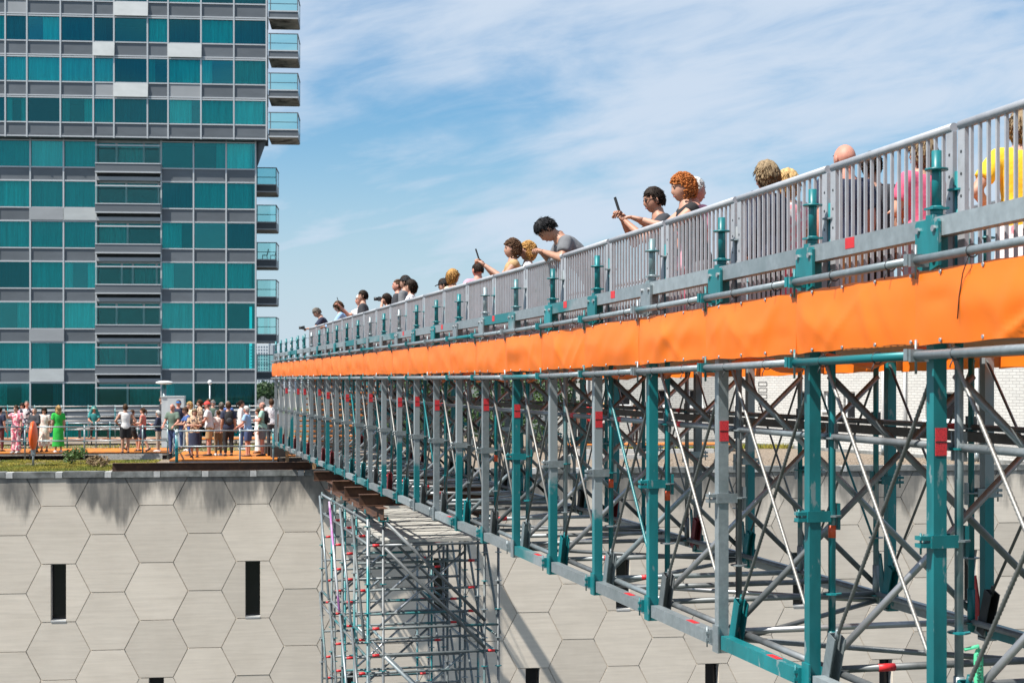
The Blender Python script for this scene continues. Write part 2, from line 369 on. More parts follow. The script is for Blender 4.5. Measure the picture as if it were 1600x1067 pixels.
for c in range(-4, 25):
    x = -13.27 + P * c
    z = -2.0 - HH / 2 if c % 2 == 0 else -2.84 - HH / 2
    if c % 2: z += HH                             # sliver row behind the cap
    k = 0
    while z > GZ + .5:
        top = z + HH / 2
        row = round((-5.36 - top) / HH)
        jx, jy = JITT()
        if z - HH / 2 < TOP - .02:
            if top > TOP + 1e-3:
                pl = clip([(p[0], p[1]) for p in hexpoly()], TOP - z)
                if len(pl) > 2: hp('hexagon_panel', panel_mesh(pl), (x + jx, jy, z))
            elif c % 2 == 0 and ((c % 4 == 0 and row % 4 == 0) or (c % 4 == 2 and row % 4 == 2)) and row >= 0:
                hp('hexagon_panel', HL, (x, jy, z)); hp('hexagon_panel', HR, (x, jy, z))
                wd = hp('window', SLOTM, (x, 0, z)); ob('sill', SILL, wd); ob('pane', GLS, wd)
            else: hp('hexagon_panel', FULL, (x + jx, jy, z))
        z -= HH
capm = MB().b2((-.585, -.045, TOP), (.585, .36, -2.69)).mesh('coping_stone', concd)
capj = MB().b2((-.095, -.04, TOP), (.095, .355, -2.695)).mesh('coping_joint', concl)
for i in range(-4, 25):
    hp('coping_stone', capm, (-13.95 + P * i, random.uniform(-.004, .004), random.uniform(-.006, .006))); hp('coping_joint', capj, (-13.95 + P * i + P / 2, 0, -.004))

# ------------------------------------------------------------------ glass tower
TF = Frame(399, 116.5, math.atan(0.09))
tw = thing('glass_tower', TF.W(0, 0, GZ), TF.a, 'tall teal glass apartment tower with grey spandrels and curtained windows', 'building')
TI = Matrix.Translation((0, 0, -GZ))
def tp(name, me, loc=(0, 0, 0), parent=None, **k): return ob(name, me, parent or tw, loc, inv=None if parent else TI, **k)
frm = M('silver_window_frame', (0.50, 0.51, 0.52), 0.4, 0.3, 0.08, 2, rand=.04)
span = M('grey_spandrel', (0.115, 0.128, 0.142), 0.42, 0.1, 0.12, 1.2, rand=.10)
curt = M('pale_curtain', (0.72, 0.75, 0.74), 0.9, 0, 0.35, 4, (3, 1, .1), rand=.35)
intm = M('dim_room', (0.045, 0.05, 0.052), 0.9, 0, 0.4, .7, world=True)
soff = M('raw_concrete_soffit', (0.50, 0.43, 0.36), 0.9, 0, 0.3, 2.5, bump=.2, col2=(.12, .10, .085), thr=.55, soft=.08, s2=2)
def X_(x): return TF.px(x, HY)[0]
def Z_(y, x=380): return TF.px(x, y)[1]
PITCH = Z_(224) - Z_(286.4)
# body: back part leans away to the left behind the facade
def trap(b, z0, z1, x0, x1, y0, y1, lean=-.16, mi=0):
    vs = [(x0, y0, z0), (x1, y0, z0), (x1 + lean * (y1 - y0), y1, z0), (x0, y1, z0)]
    b.add(vs + [(p[0], p[1], z1) for p in vs], [(0, 1, 2, 3), (4, 5, 6, 7), (0, 1, 5, 4), (1, 2, 6, 5), (2, 3, 7, 6), (3, 0, 4, 7)], mi)
XL = X_(-40)
ZB0 = Z_(221.5)                    # bottom of the overhanging upper block
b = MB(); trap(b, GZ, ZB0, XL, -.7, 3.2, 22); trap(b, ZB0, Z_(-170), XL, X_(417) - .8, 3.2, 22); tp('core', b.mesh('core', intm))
b = MB(); trap(b, ZB0 + .02, ZB0 + .30, XL, X_(417), -.85, 3.2); tp('overhang_soffit', b.mesh('overhang_soffit', span))
b = MB(); b.add([(-.02, .2, ZB0), (X_(417) - .02, -.2, ZB0), (X_(417) - .9, 4, ZB0), (-1.2, 4, ZB0), (-.02, .25, ZB0 - 2.3), (-.8, 4, ZB0 - 2.3)], [(0, 1, 4), (1, 2, 5, 4), (0, 4, 5, 3), (0, 3, 2, 1), (2, 3, 5)]); tp('corner_bracket', b.mesh('corner_bracket', span))
CM = {}
def pleat(n):
    if n not in CM:
        b = MB(); vs = []; q = random.random() * 9; N = 26
        for i in range(N + 1):
            u = i / N; yy = .10 * math.sin(u * N * 1.55 + q) + .06 * math.sin(u * 17 + q)
            vs += [(u, yy, 0), (u, yy, 1)]
        b.add(vs, [(2 * i, 2 * i + 2, 2 * i + 3, 2 * i + 1) for i in range(N)], 0, True); CM[n] = b.mesh('curtain', curt, recalc=False)
    return CM[n]
UB = MB().box((0, 0, 0), (1, 1, 1))
UBOX = {}
def ubox(mat):
    if mat.name not in UBOX:
        UBOX[mat.name] = MB().box((0, 0, 0), (1, 1, 1)).mesh('block', mat)
    return UBOX[mat.name]
def tbox(name, a, b_, mat, parent=None):
    o = tp(name, ubox(mat), [(a[i] + b_[i]) / 2 for i in range(3)], parent); o.scale = [abs(b_[i] - a[i]) for i in range(3)]; return o
def cell(x0, x1, z0, z1, y, dark_p=.3):
    o = tbox('window_pane', (x0 + .03, y + .06, z0 + .03), (x1 - .03, y + .075, z1 - .03), random.choice([tglass, tglass, tglass2, tglass3])); o.rotation_euler = (R(random.uniform(-.35, .35)), 0, R(random.uniform(-.35, .35)))
    wd = x1 - x0; r = rnd()
    def cu(a, c_):
        o = tp('curtain', pleat(random.randint(0, 7)), (a, y + .42, z0 + .04)); o.scale = (c_ - a, 1, z1 - z0 - .06)
    if r < 1 - dark_p: cu(x0 + .04, x1 - .04)
    elif r < 1 - dark_p * .45:
        k = random.uniform(.3, .7)
        if rnd() < .5: cu(x0 + .04, x0 + wd * k)
        else: cu(x0 + wd * k, x1 - .04)
    elif r < 1 - dark_p * .25: cu(x0 + .04, x0 + wd * .25); cu(x1 - wd * .3, x1 - .04)
VM = .055
# upper block
ucol = [X_(v) for v in (-40, 12.5, 46, 98, 149, 181, 233, 265, 316, 367, 417.5)]
flaps = {(0, 5): 1, (0, 4): 2, (0, 7): 2, (1, 4): 1, (1, 7): 1, (2, 5): 1, (2, 1): 2, (3, 7): 1, (4, 3): 1}
flapm = M('white_vent_panel', (0.42, 0.44, 0.44), .5, 0, .08, 2)
lspan = M('light_grey_spandrel', (0.30, 0.31, 0.32), .45, 0.1, .08, 1)
for k in range(0, 7):
    zt = Z_(160) + PITCH * k; zb = Z_(198.5) + PITCH * k; zs = zb - (Z_(198.5) - Z_(219.5))
    for i in range(len(ucol) - 1):
        cell(ucol[i], ucol[i + 1], zb, zt, -.8, .36)
        f = flaps.get((k, i), 0)
        zz0, zz1 = zt + .03, zt + (PITCH - (zt - zb)) - .03
        if f == 1:
            o = tbox('vent_flap', (ucol[i] - .02, -.86, zz0 + .05), (ucol[i + 1] + .05, -.82, zz1), flapm); o.rotation_euler = (R(-9), 0, 0); o.location.y -= .12
        if f == 2: tbox('light_spandrel', (ucol[i] + .03, -.83, zz0 + .06), (ucol[i + 1] - .03, -.805, zz1 - .06), lspan)
        tbox('spandrel', (ucol[i] + .02, -.80, zs + .03), (ucol[i + 1] - .02, -.70, zb - .03), span if not f == 2 else span)
    for zz in (zt, zb, zs): tbox('transom', (ucol[0], -.87, zz - .045), (ucol[-1], -.73, zz + .045), frm)
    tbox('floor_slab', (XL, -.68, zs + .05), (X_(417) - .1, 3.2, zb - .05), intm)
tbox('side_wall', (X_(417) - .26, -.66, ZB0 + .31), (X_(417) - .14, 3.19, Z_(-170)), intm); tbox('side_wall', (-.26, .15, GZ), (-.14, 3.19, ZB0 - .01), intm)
for x in ucol: tbox('mullion', (x - VM, -.90, ZB0), (x + VM, -.72, Z_(-170)), frm)
# lower block
lcols = [[X_(v) for v in (-40, -4, 47.5, 99.5, 150.5)], [X_(v) for v in (252, 302.5, 353.5, 399.5)]]
flaps2 = {(1, 0, 3): 1, (1, 0, 2): 2, (4, 0, 2): 2, (5, 0, 2): 1}
for k in range(0, 9):
    zt = Z_(223.5) - PITCH * k; zb = zt - (Z_(223.5) - Z_(265)); zs = zb - (Z_(265) - Z_(285.5))
    for h, cols in enumerate(lcols):
        for i in range(len(cols) - 1):
            cell(cols[i], cols[i + 1], zb, zt, 0, .2 if h == 0 else .42)
            f = flaps2.get((k, h, i), 0)
            tbox('spandrel', (cols[i] + .02, 0, zs + .03), (cols[i + 1] - .02, .1, zb - .03), span)
            if f: tbox('vent_flap', (cols[i] - .02, -.16, zs + .06), (cols[i + 1] + .05, -.12, zb - .02), flapm if f == 1 else lspan)
        for zz in (zt, zb, zs): tbox('transom', (cols[0], -.07, zz - .045), (cols[-1], .07, zz + .045), frm)
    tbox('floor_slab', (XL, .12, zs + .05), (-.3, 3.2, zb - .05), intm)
    # loggia bay
    a, c_ = X_(150.5), X_(252)
    if k < 8:
        lb = tbox('loggia_parapet', (a - .02, -.42, zb - .31), (c_ + .02, 1.1, zb + .25), span)
        tbox('loggia_edge', (a - .02, -.48, zb - .41), (c_ + .02, 1.1, zb - .312), frm)
        tbox('loggia_lip', (a - .02, -.46, zb + .252), (c_ + .02, -.3, zb + .33), frm)
        tbox('loggia_glass', (a + .03, -.40, zb + .33), (c_ - .03, -.385, zb + 1.58), cglass)
        tbox('loggia_rail', (a - .02, -.46, zb + 1.58), (c_ + .02, -.38, zb + 1.68), frm)
        zt2 = zs + .2 + PITCH
        xs = [a + (c_ - a) * q for q in ((0, .30, .72, .97, 1), (0, .45, .95, 1), (0, .47, 1), (0, .38, .55, .92, 1))[k % 4]]
        for i in range(len(xs) - 1):
            if xs[i + 1] - xs[i] > .3:
                tbox('window_pane', (xs[i] + .05, .42, zb + .1), (xs[i + 1] - .05, .44, zt - .1), tglass)
                if rnd() < .45:
                    o = tp('curtain', pleat(random.randint(0, 7)), (xs[i] + .1, .8, zb + .1)); o.scale = (xs[i + 1] - xs[i] - .2, 1, zt - zb - .2)
        for x in xs: tbox('window_frame', (x - .07, .32, zb + .26), (x + .07, .47, zt), frm)
        tbox('window_frame', (a, .30, zt - .10), (c_, .48, zt + .10), frm)
        tbox('loggia_head', (a, .25, zs + .31), (c_, 1.12, zb - .42), soff); tbox('loggia_fascia', (a + .02, -.30, zs + .02), (c_ - .02, 1.1, zs + .30), lspan)
for cols in lcols:
    for x in cols: tbox('mullion', (x - VM, -.10, GZ), (x + VM, .08, ZB0), frm)
# balconies on the right hand side
def balcony(x0, x1, yt, ys, yb, d0, dep, bk=1.4):
    a, zt = TF.px(x0, yt, d0); c_, zs = TF.px(x1, ys, d0); _, zb = TF.px(x1, yb, d0)
    bl = tp('balcony', MB().b2((a - bk, d0, zb), (c_, d0 + dep, zs)).mesh('balcony', [span]))
    tbox('soffit', (a - bk, d0 + .06, zb - .05), (c_ - .06, d0 + dep - .05, zb - .002), soff, bl).matrix_parent_inverse = Matrix()
    for z0, z1 in ((zb - .03, zb + .07), (zs - .05, zs + .04)): tbox('edge_trim', (a - bk, d0 - .05, z0), (c_ + .03, d0 - .005, z1), frm, bl)
    tbox('balustrade_glass', (a, d0 + .02, zs + .05), (c_, d0 + .035, zt), bglass, bl)
    tbox('balustrade_glass', (c_ - .03, d0 + .06, zs + .05), (c_ - .015, d0 + dep, zt), bglass, bl)
    tbox('handrail', (a, d0, zt), (c_ + .02, d0 + .06, zt + .07), span, bl)
    tbox('handrail', (c_ - .05, d0 + .062, zt), (c_ + .02, d0 + dep, zt + .07), span, bl)
    tbox('mid_rail', (a, d0 + .04, zs + (zt - zs) * .44), (c_, d0 + .08, zs + (zt - zs) * .44 + .05), span, bl)
    for x, y in ((a + .15, d0), (c_ - .03, d0 - .004), (c_ - .03, d0 + dep - .1)): tbox('rail_post', (x - .03, y, zs), (x + .03, y + .06, zt), span, bl)
    return a, c_, zs
UPB = (54 - 62.0, 54, 116, 177)
for k in range(5): balcony(419.5, 465.5, 53.5 + 61.6 * (k - 2), 80 + 61.6 * (k - 2), 91 + 61.6 * (k - 2) + .5, -.8, 3.6, 0)
for k in range(6):
    r_ = balcony(399, 432, 263 + 58.4 * k, 289 + 58.4 * k, 300.5 + 58.4 * k, 8, 3.2)
    if k == 2: CHB = r_
cm_ = M('black_chair_metal', (0.03, 0.03, 0.035), 0.5)
for i, (dx, lab) in enumerate(((-1.0, 'black folding chair on the glass balcony, the left one of two'), (-.35, 'black folding chair on the glass balcony, the right one of two with a taller back'))):
    b = MB(); h = .5 + .12 * i
    b.box((0, 0, .42), (.4, .4, .04)); ch_me = b.mesh('seat', cm_)
    t = thing('balcony_chair', TF.W(CHB[1] + dx, 9.0, CHB[2] + .002), TF.a, lab, 'chair', 'chairs on the tower balcony')
    ob('seat', ch_me, t); ob('backrest', MB().bar((.19, 0, .44), (.30, 0, .44 + h), .04, .4, up=V((0, 1, 0))).mesh('backrest', cm_), t)
    for p in ((-.17, -.17), (.17, -.17), (-.17, .17), (.17, .17)): ob('leg', MB().tube([(p[0] * 1.2, p[1], 0), (p[0], p[1], .4)], .016, 6).mesh('leg', cm_), t)

# ------------------------------------------------------------------ far apartment block and trees between tower and bridge
D = 1500
fa = ray(411) * D
wht = M('far_white_render', (0.52, 0.56, 0.60), 0.8, 0, 0.05, .1)
fwin = M('far_window', (0.10, 0.14, 0.19), 0.3, 0, 0.1, .1)
ap = thing('apartment_block', (fa.x, fa.y, GZ), -TH, 'far white apartment block with rows of square windows seen past the tower', 'building')
ob('wall', MB().b2((-13, 0, 0), (5.5, 14, 49)).mesh('wall', wht), ap)
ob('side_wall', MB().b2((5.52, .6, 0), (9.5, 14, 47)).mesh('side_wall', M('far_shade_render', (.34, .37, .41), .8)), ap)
wb = MB().box((0, 0, 0), (1.5, .1, 1.7)).mesh('window', fwin)
for i in range(7):
    for j in range(15): ob('window', wb, ap, (-11.6 + 2.55 * i, -.02, 3 + 3.0 * j))
b2 = ray(424) * 1750
ap2 = thing('office_block', (b2.x, b2.y, GZ), -TH, 'low pale far building right of the white apartment block', 'building')
ob('wall', MB().b2((-14, 0, 0), (26, 14, 20)).mesh('wall', wht), ap2)
for i in range(9):
    for j in range(5): ob('window', wb, ap2, (-12 + 4.2 * i, -.02, 3 + 3.4 * j), scale=(1.5, 1, 1))
leafm = M('leaf_green', (0.055, 0.115, 0.022), 0.6, 0, 0.5, 3, rand=.15, col2=(.11, .19, .04), thr=.55, soft=.1, s2=2)
leafd = M('leaf_dark_green', (0.035, 0.075, 0.022), 0.6, 0, 0.5, 3, rand=.15)
barkm = M('bark', (0.09, 0.07, 0.05), 0.9, 0, 0.3, 8)
def leaves(b, c, r, n, s):
    c = V(c)
    for _ in range(n):
        while 1:
            p = V((random.uniform(-1, 1), random.uniform(-1, 1), random.uniform(-1, 1)))
            if p.length < 1 and rnd() < .25 + .75 * p.length: break
        p = c + V((p.x * r[0], p.y * r[1], p.z * r[2]))
        e = Euler((rnd() * 6, rnd() * 6, rnd() * 6)).to_matrix(); q = s * random.uniform(.6, 1.3)
        b.add([p + e @ V(k) for k in ((-q * .5, 0, 0), (0, -q, .1 * q), (q * .5, 0, 0), (0, q, .1 * q))], [(0, 1, 2, 3)])
def tree(name, base, h, r, n, leaf, label, cat='tree', group=None, mat=leafm, clumps=7, low=.25):
    t = thing(name, base, rnd() * 6, label, cat, group)
    b = MB(); b.tube([(0, 0, -.02), (.05, 0, h * .4), (0, .05, h * .85)], [h * .022, h * .016, h * .006], 7)
    lim = []
    for i in range(clumps):
        a = i * 2.4; z0 = h * random.uniform(low, .7); q = V((math.cos(a) * r * random.uniform(.4, .75), math.sin(a) * r * random.uniform(.4, .75), min(h * .92, z0 + r * random.uniform(.2, .6))))
        b.tube([(0, 0, z0), (q.x * .5, q.y * .5, (z0 + q.z) / 2 + .05), tuple(q)], [h * .010, h * .007, h * .003], 5); lim.append(q)
    ob('trunk', b.mesh('trunk', barkm), t)
    b = MB()
    for q in lim + [V((0, 0, h * .88))]:
        k = random.uniform(.36, .6); leaves(b, q, (r * k, r * k, r * k * .85), n // (clumps + 1), leaf)
    ob('crown', b.mesh('crown', mat, recalc=False), t)
    return t
for i, (x, DD, h, lab) in enumerate(((402, 900, 11, 'far round green tree nearest the tower edge'), (413, 960, 12.5, 'far broad green tree in front of the white apartment block'), (424, 1020, 11.5, 'far green tree right of the broad one, left of the bridge end'), (434, 1080, 12, 'far green tree seen between the end posts of the bridge'))):
    p = ray(x) * DD; tree('park_tree', (p.x, p.y, GZ), h * .9, 6.5, 700, 1.1, lab, group='far trees beyond the tower', mat=leafd, low=.1)
# ------------------------------------------------------------------ white buildings on the right of the roof
def wall_holes(w, h, holes, th, reveal):
    b = MB(); xs = sorted({0, w} | {q for a in holes for q in (a[0], a[1])}); zs = sorted({0, h} | {q for a in holes for q in (a[2], a[3])})
    for i in range(len(xs) - 1):
        for j in range(len(zs) - 1):
            cx, cz = (xs[i] + xs[i + 1]) / 2, (zs[j] + zs[j + 1]) / 2
            if any(a[0] < cx < a[1] and a[2] < cz < a[3] for a in holes): continue
            b.add([(xs[i], 0, zs[j]), (xs[i + 1], 0, zs[j]), (xs[i + 1], 0, zs[j + 1]), (xs[i], 0, zs[j + 1])], [(0, 1, 2, 3)])
    for a in holes:
        p = [(a[0], a[2]), (a[1], a[2]), (a[1], a[3]), (a[0], a[3])]
        for i in range(4):
            q = p[(i + 1) % 4]; b.add([(p[i][0], 0, p[i][1]), (q[0], 0, q[1]), (q[0], reveal, q[1]), (p[i][0], reveal, p[i][1])], [(0, 1, 2, 3)])
    b.add([(0, 0, h), (w, 0, h), (w, th, h), (0, th, h)], [(0, 1, 2, 3)]); b.add([(0, 0, 0), (0, 0, h), (0, th, h), (0, th, 0)], [(0, 1, 2, 3)]); b.add([(w, 0, 0), (w, 0, h), (w, th, h), (w, th, 0)], [(0, 1, 2, 3)])
    b.add([(0, th, 0), (w, th, 0), (w, th, h), (0, th, h)], [(0, 1, 2, 3)])
    return b
def brick_mat(name, col, mort, sc_=1.0):
    m, t, b = newmat(name)
    tcx = nd(t, 'ShaderNodeTexCoord').outputs['Object']
    mpn = nd(t, 'ShaderNodeMapping', {'Vector': tcx, 'Rotation': (R(90), 0, 0)})
    mp3 = nd(t, 'ShaderNodeSeparateXYZ', {0: tcx}); cb = nd(t, 'ShaderNodeCombineXYZ', {0: mp3.outputs[0], 1: mp3.outputs[2]})
    br = nd(t, 'ShaderNodeTexBrick', {'Vector': cb.outputs[0], 'Color1': c4(col), 'Color2': c4(col, .9), 'Mortar': c4(mort), 'Scale': 1.0, 'Mortar Size': .012, 'Brick Width': .32, 'Row Height': .10})
    n = nd(t, 'ShaderNodeTexNoise', {'Vector': tcx, 'Scale': 1.5, 'Detail': 5})
    k = nd(t, 'ShaderNodeMapRange', {0: n.outputs[0], 3: .85, 4: 1.1}); hv = nd(t, 'ShaderNodeHueSaturation', {'Color': br.outputs[0], 'Value': k.outputs[0]})
    t.links.new(hv.outputs[0], b.inputs['Base Color']); b.inputs['Roughness'].default_value = .85
    bn = nd(t, 'ShaderNodeBump', {'Height': br.outputs['Fac'], 'Strength': .6, 'Distance': .02}, invert=True); t.links.new(bn.outputs[0], b.inputs['Normal'])
    return m
wbrick = brick_mat('white_painted_brick', (.56, .55, .52), (.36, .35, .335))
gbrick = brick_mat('pale_grey_brick', (.42, .42, .40), (.28, .28, .27))
RZ = -2.78
def facade(name, A, B, h, mat, holes_px, label, pipes=(), reveal=.18, depth=6.0):
    A, B = V(A), V(B); d = (B - A); wl = d.length; ang = math.atan2(d.y, d.x)
    fr = Frame.__new__(Frame); fr.o = V((A.x, A.y, 0)); fr.a = ang; fr.ux = d.normalized(); fr.uy = V((-fr.ux.y, fr.ux.x, 0))
    t = thing(name, (A.x, A.y, RZ), ang, label, 'building')
    hl = []
    for (x0, x1, y0, y1) in holes_px:
        a, _ = fr.px(x0); c_, _ = fr.px(x1); zt = fr.px((x0 + x1) / 2, y0)[1] - RZ; zb = fr.px((x0 + x1) / 2, y1)[1] - RZ
        hl.append((a, c_, zb, zt))
    ob('wall', wall_holes(wl, h, hl, depth, reveal).mesh('wall', mat), t)
    ob('roof_coping', MB().b2((-.05, -.08, h), (wl + .05, .3, h + .1)).mesh('roof_coping', whitep), t)
    for a, c_, zb, zt in hl:
        wn_ = ob('window', MB().b2((a, reveal - .02, zb), (c_, reveal + .01, zt)).mesh('window', wglass), t)
        fb = MB(); q = .06
        fb.b2((a, reveal - .06, zb), (a + q, reveal - .022, zt)); fb.b2((c_ - q, reveal - .06, zb), (c_, reveal - .022, zt)); fb.b2((a + q, reveal - .06, zt - q), (c_ - q, reveal - .022, zt)); fb.b2((a + q, reveal - .06, zb), (c_ - q, reveal - .022, zb + q))
        ob('frame', fb.mesh('frame', whitep), wn_); ob('sill', MB().b2((a - .08, -.08, zb - .09), (c_ + .08, .05, zb - .002)).mesh('sill', whitep), wn_)
    for x in pipes:
        a, _ = fr.px(x); ob('drainpipe', MB().tube([(a, -.09, .35), (a, -.09, h)], .05, 8).mesh('drainpipe', whitep), t)
        ob('pipe_shoe', MB().tube([(a, -.10, .02), (a, -.10, .36)], .062, 8).mesh('pipe_shoe', galv), t)
    ob('plinth', MB().b2((0, -.05, 0), (wl, -.004, .12)).mesh('plinth', concd), t)
    return t, fr
cA = ray(1147) * 65.6; cB = ray(1600) * 49.8; cB = cA + (cB - cA) * 1.06
cA.z = cB.z = 0
side, sfr = facade('white_brick_house', cA, cB, 4.9, wbrick, [(1246, 1258, 611, 657), (1287, 1297, 611, 640), (1318, 1336, 612, 655), (1446, 1492, 612, 657)], 'bright white painted brick house beside the roof gravel with drainpipes', (1417, 1530, 1383))
pA = ray(862) * 70.5; pB = ray(1152) * 68.0; pA.z = pB.z = 0
back, bfr = facade('pale_brick_house', pA, pB, 4.9, gbrick, [(962, 985, 608, 634), (1018, 1040, 608, 634), (1075, 1098, 608, 634)], 'pale grey brick house with black square windows behind the footbridge', (918,))
mk = M('black_wall_paint', (0.02, 0.02, 0.022), 0.7)
b = MB()
for i in range(5):
    for j, x in enumerate((1170, 1192)):
        a, z0 = sfr.px(x, 600 + i * 9.5); s_ = .09; zz = z0 - RZ; wv = .32 if j else .24
        a -= .0
        b.b2((a - wv, -.012, zz - s_), (a + wv, -.002, zz - s_ + .018)); b.b2((a - wv, -.012, zz - s_ + .019), (a - wv + .04, -.002, zz + s_))
        if 1: b.b2((a + wv - .04, -.012, zz - s_ + .019), (a + wv, -.002, zz + s_))
        b.b2((a - wv + .042, -.012, zz + s_ - .018), (a + wv - .042, -.002, zz + s_))
o = ob('wall_drawing', b.mesh('wall_drawing', mk), side); o['kind'] = 'stuff'
# dark block added to stand for shade among the posts, and shrubs
pr = ray(585) * 63
t = thing('shade_block', (pr.x, pr.y, RZ), WF.a, 'dark grey block added behind the far end of the bridge in place of shade', 'building')
dkc = M('shade_block_grey', (0.035, 0.037, 0.04), 0.7, 0, .2, 2)
for i in range(9): ob('shade_panel', MB().b2((-2.6 + .6 * i, 0, 0), (-2.6 + .6 * i + .58, .1, 3.0)).mesh('shade_panel', dkc), t)
ob('wall', MB().b2((-2.58, .11, 0), (2.76, 4, 2.98)).mesh('wall', dark), t); ob('roof_edge', MB().b2((-2.7, -.06, 3.001), (2.9, 4.1, 3.15)).mesh('roof_edge', concd), t)
for i, (x, DD, h, r, lab) in enumerate(((668, 60, 3.9, 1.5, 'leafy green shrub left of the group behind the bridge, beside the added dark block'), (716, 61.5, 4.2, 1.6, 'second leafy green shrub behind the bridge truss'), (765, 59, 3.7, 1.5, 'leafy green shrub in the middle behind the bridge truss'), (815, 62, 4.3, 1.6, 'tall leafy green shrub left of the pale brick house'), (862, 59.5, 3.5, 1.3, 'low leafy green shrub in front of the pale brick house corner'))):
    p = ray(x) * DD; tree('roof_shrub', (p.x, p.y, RZ), h, r, 2600, .085, lab, 'shrub', 'leafy shrubs on the roof behind the truss', mat=leafm if i % 2 else leafd, clumps=9, low=.06)
# ------------------------------------------------------------------ temporary footbridge
ortape = M('orange_red_tape', (.75, .10, .03), .5, 0, .1, 30)
XN, XF, Y0, BAY = 4.25, 6.44, 7.584, 1.57
N0, N1, NR = -2, 25, 20                     # first and last frame, last railing bay
XS = {1: XN, -1: XF}
def YN(k): return Y0 + BAY * k
def dz(y):
    t = min(1.2, max(0, 1 - ((y - Y0) / BAY + .5) / 6.5)); return .12 * t ** 1.3
BZ = -2.0
fb = thing('footbridge', (XN, Y0, BZ), 0, 'long teal and grey steel truss footbridge with orange tarpaulin band and grey railing', 'footbridge')
FI = Matrix.Translation((-XN, -Y0, -BZ))
def bp(name, me, loc=(0, 0, 0), parent=None, **k):
    return ob(name, me, parent or fb, loc, inv=None if parent else FI, **k)
def mir(f):
    """Build a mesh for the near side and its mirror image for the far side."""
    return {s: f(s) for s in (1, -1)}
post_m = mir(lambda s: MB().b2((-.039, -.039, -1.99), (.039, .039, .52)).mesh('truss_post', galv))
def std(s):
    b = MB(); b.tube([(s * .135, 0, -1.95), (s * .135, 0, 1.13)], .0242, 10)
    b.tube([(s * .135, 0, -1.93), (s * .135, 0, -1.62)], .030, 10); return b.mesh('standard', galv)
std_m = mir(std)
def rosette():
    b = MB(); n = 12; vs = []
    for z in (-.005, .005):
        for i in range(n):
            a = 2 * math.pi * i / n; r_ = .062 if i % 3 != 1 else .056; vs.append((math.cos(a) * r_, math.sin(a) * r_, z))
    b.add(vs, [tuple(range(n))[::-1], tuple(range(n, 2 * n))] + [(i, (i + 1) % n, (i + 1) % n + n, i + n) for i in range(n)]); return b.mesh('rosette', galv)
ros_m = rosette()
def spig(s):
    b = MB(); b.tube([(0, 0, .83), (0, 0, 1.13)], .027, 12); b.tube([(0, 0, .76), (0, 0, .83)], .034, 12)
    b.box((0, 0, .815), (.10, .10, .012)); b.box((0, 0, .765), (.085, .085, .03)); return b.mesh('spigot', teal)
spig_m = mir(spig)
col_m = MB().tube([(0, 0, 1.022), (0, 0, 1.034)], .062, 14).mesh('collar', teal)
def plate(s):
    b = MB(); b.prism([(-.125, .50), (-.04, .478), (.04, .478), (.125, .50), (.125, .735), (.11, .752), (-.11, .752), (-.125, .735)], -.009, .009)
    m = Matrix.Rotation(R(90), 3, 'Z')
    b.v = [tuple(m @ V(p) + V((-s * .052, 0, 0))) for p in b.v]
    b.b2((-s * .0425, -.045, .49), (s * .043, .045, .748)); return b.mesh('node_plate', teal)
plate_m = mir(plate)
bolt_m = MB().tube([(-.075, 0, 0), (-.060, 0, 0)], .019, 6, sm=False).mesh('bolt', silver)
def foot(s):
    b = MB(); b.b2((-s * .052, -.055, -2.02), (-s * .0395, .055, -1.82)); b.b2((-s * .0394, -.050, -2.02), (s * .05, .050, -1.9895))
    b.b2((s * .0395, -.05, -2.0), (s * .05, .05, -1.84))
    b.b2((-s * .075, .056, -1.96), (s * .02, .085, -1.86)); b.b2((-s * .10, .060, -1.945), (-s * .0755, .082, -1.925)); b.b2((-s * .10, .060, -1.895), (-s * .0755, .082, -1.875))
    b.tube([(-s * .088, .07, -1.99), (-s * .088, .07, -1.84)], .006, 6); return b.mesh('node_clamp', teal)
foot_m = mir(foot)
def gus(s):                     # slim channel that anchors the rod coming down towards smaller Y
    b = MB(); p, q = V((s * .075, -.085, -1.95)), V((s * .075, -.20, -1.62)); d = (q - p).normalized()
    for o in (-.036, .036): b.bar(p + V((o, 0, 0)), q + V((o, 0, 0)), .007, .10, up=V((1, 0, 0)).cross(d))
    n_ = V((1, 0, 0)).cross(d); b.bar(p - n_ * .046, q - n_ * .046, .064, .007, up=n_); b.tube([q - d * .03, q + d * .05], .018, 6)
    return b.mesh('rod_bracket', blackm)
gus_m = mir(gus)
def fin(s):
    b = MB(); b.add([(s * .03, .041, -1.93), (s * .03, .10, -1.92), (s * .03, .155, -1.56), (s * .03, .10, -1.53), (s * .03, .041, -1.75), (s * .042, .041, -1.93), (s * .042, .10, -1.92), (s * .042, .155, -1.56), (s * .042, .10, -1.53), (s * .042, .041, -1.75)],
        [(0, 1, 2, 3, 4), (9, 8, 7, 6, 5)] + [(i, i + 5, (i + 1) % 5 + 5, (i + 1) % 5) for i in range(5)]); return b.mesh('rod_fin', teal)
fin_m = mir(fin)
def coup(s):
    b = MB(); b.b2((-s * .055, -.050, -.915), (s * .105, -.0395, -.845)); b.b2((-s * .055, .0395, -.915), (s * .105, .05, -.845)); b.b2((-s * .056, -.0390, -.915), (-s * .0395, .039, -.845))
    b.b2((-s * .115, -.035, -.872), (-s * .0565, .03, -.85)); b.b2((-s * .115, -.035, -.912), (-s * .0565, .03, -.89)); b.tube([(-s * .095, 0, -.95), (-s * .095, 0, -.835)], .007, 6)
    b.b2((s * .165, -.02, -.97), (s * .185, .02, -.80)); return b.mesh('coupler', wornd)
coup_m = mir(coup)
lab_m = mir(lambda s: MB().b2((-.030, -.0425, -.43), (.0385, -.0392, -.28)).mesh('warning_label', labelm))
labb_m = MB().b2((-.029, -.0445, -.358), (.0375, -.0430, -.352)).mesh('label_line', blackm)
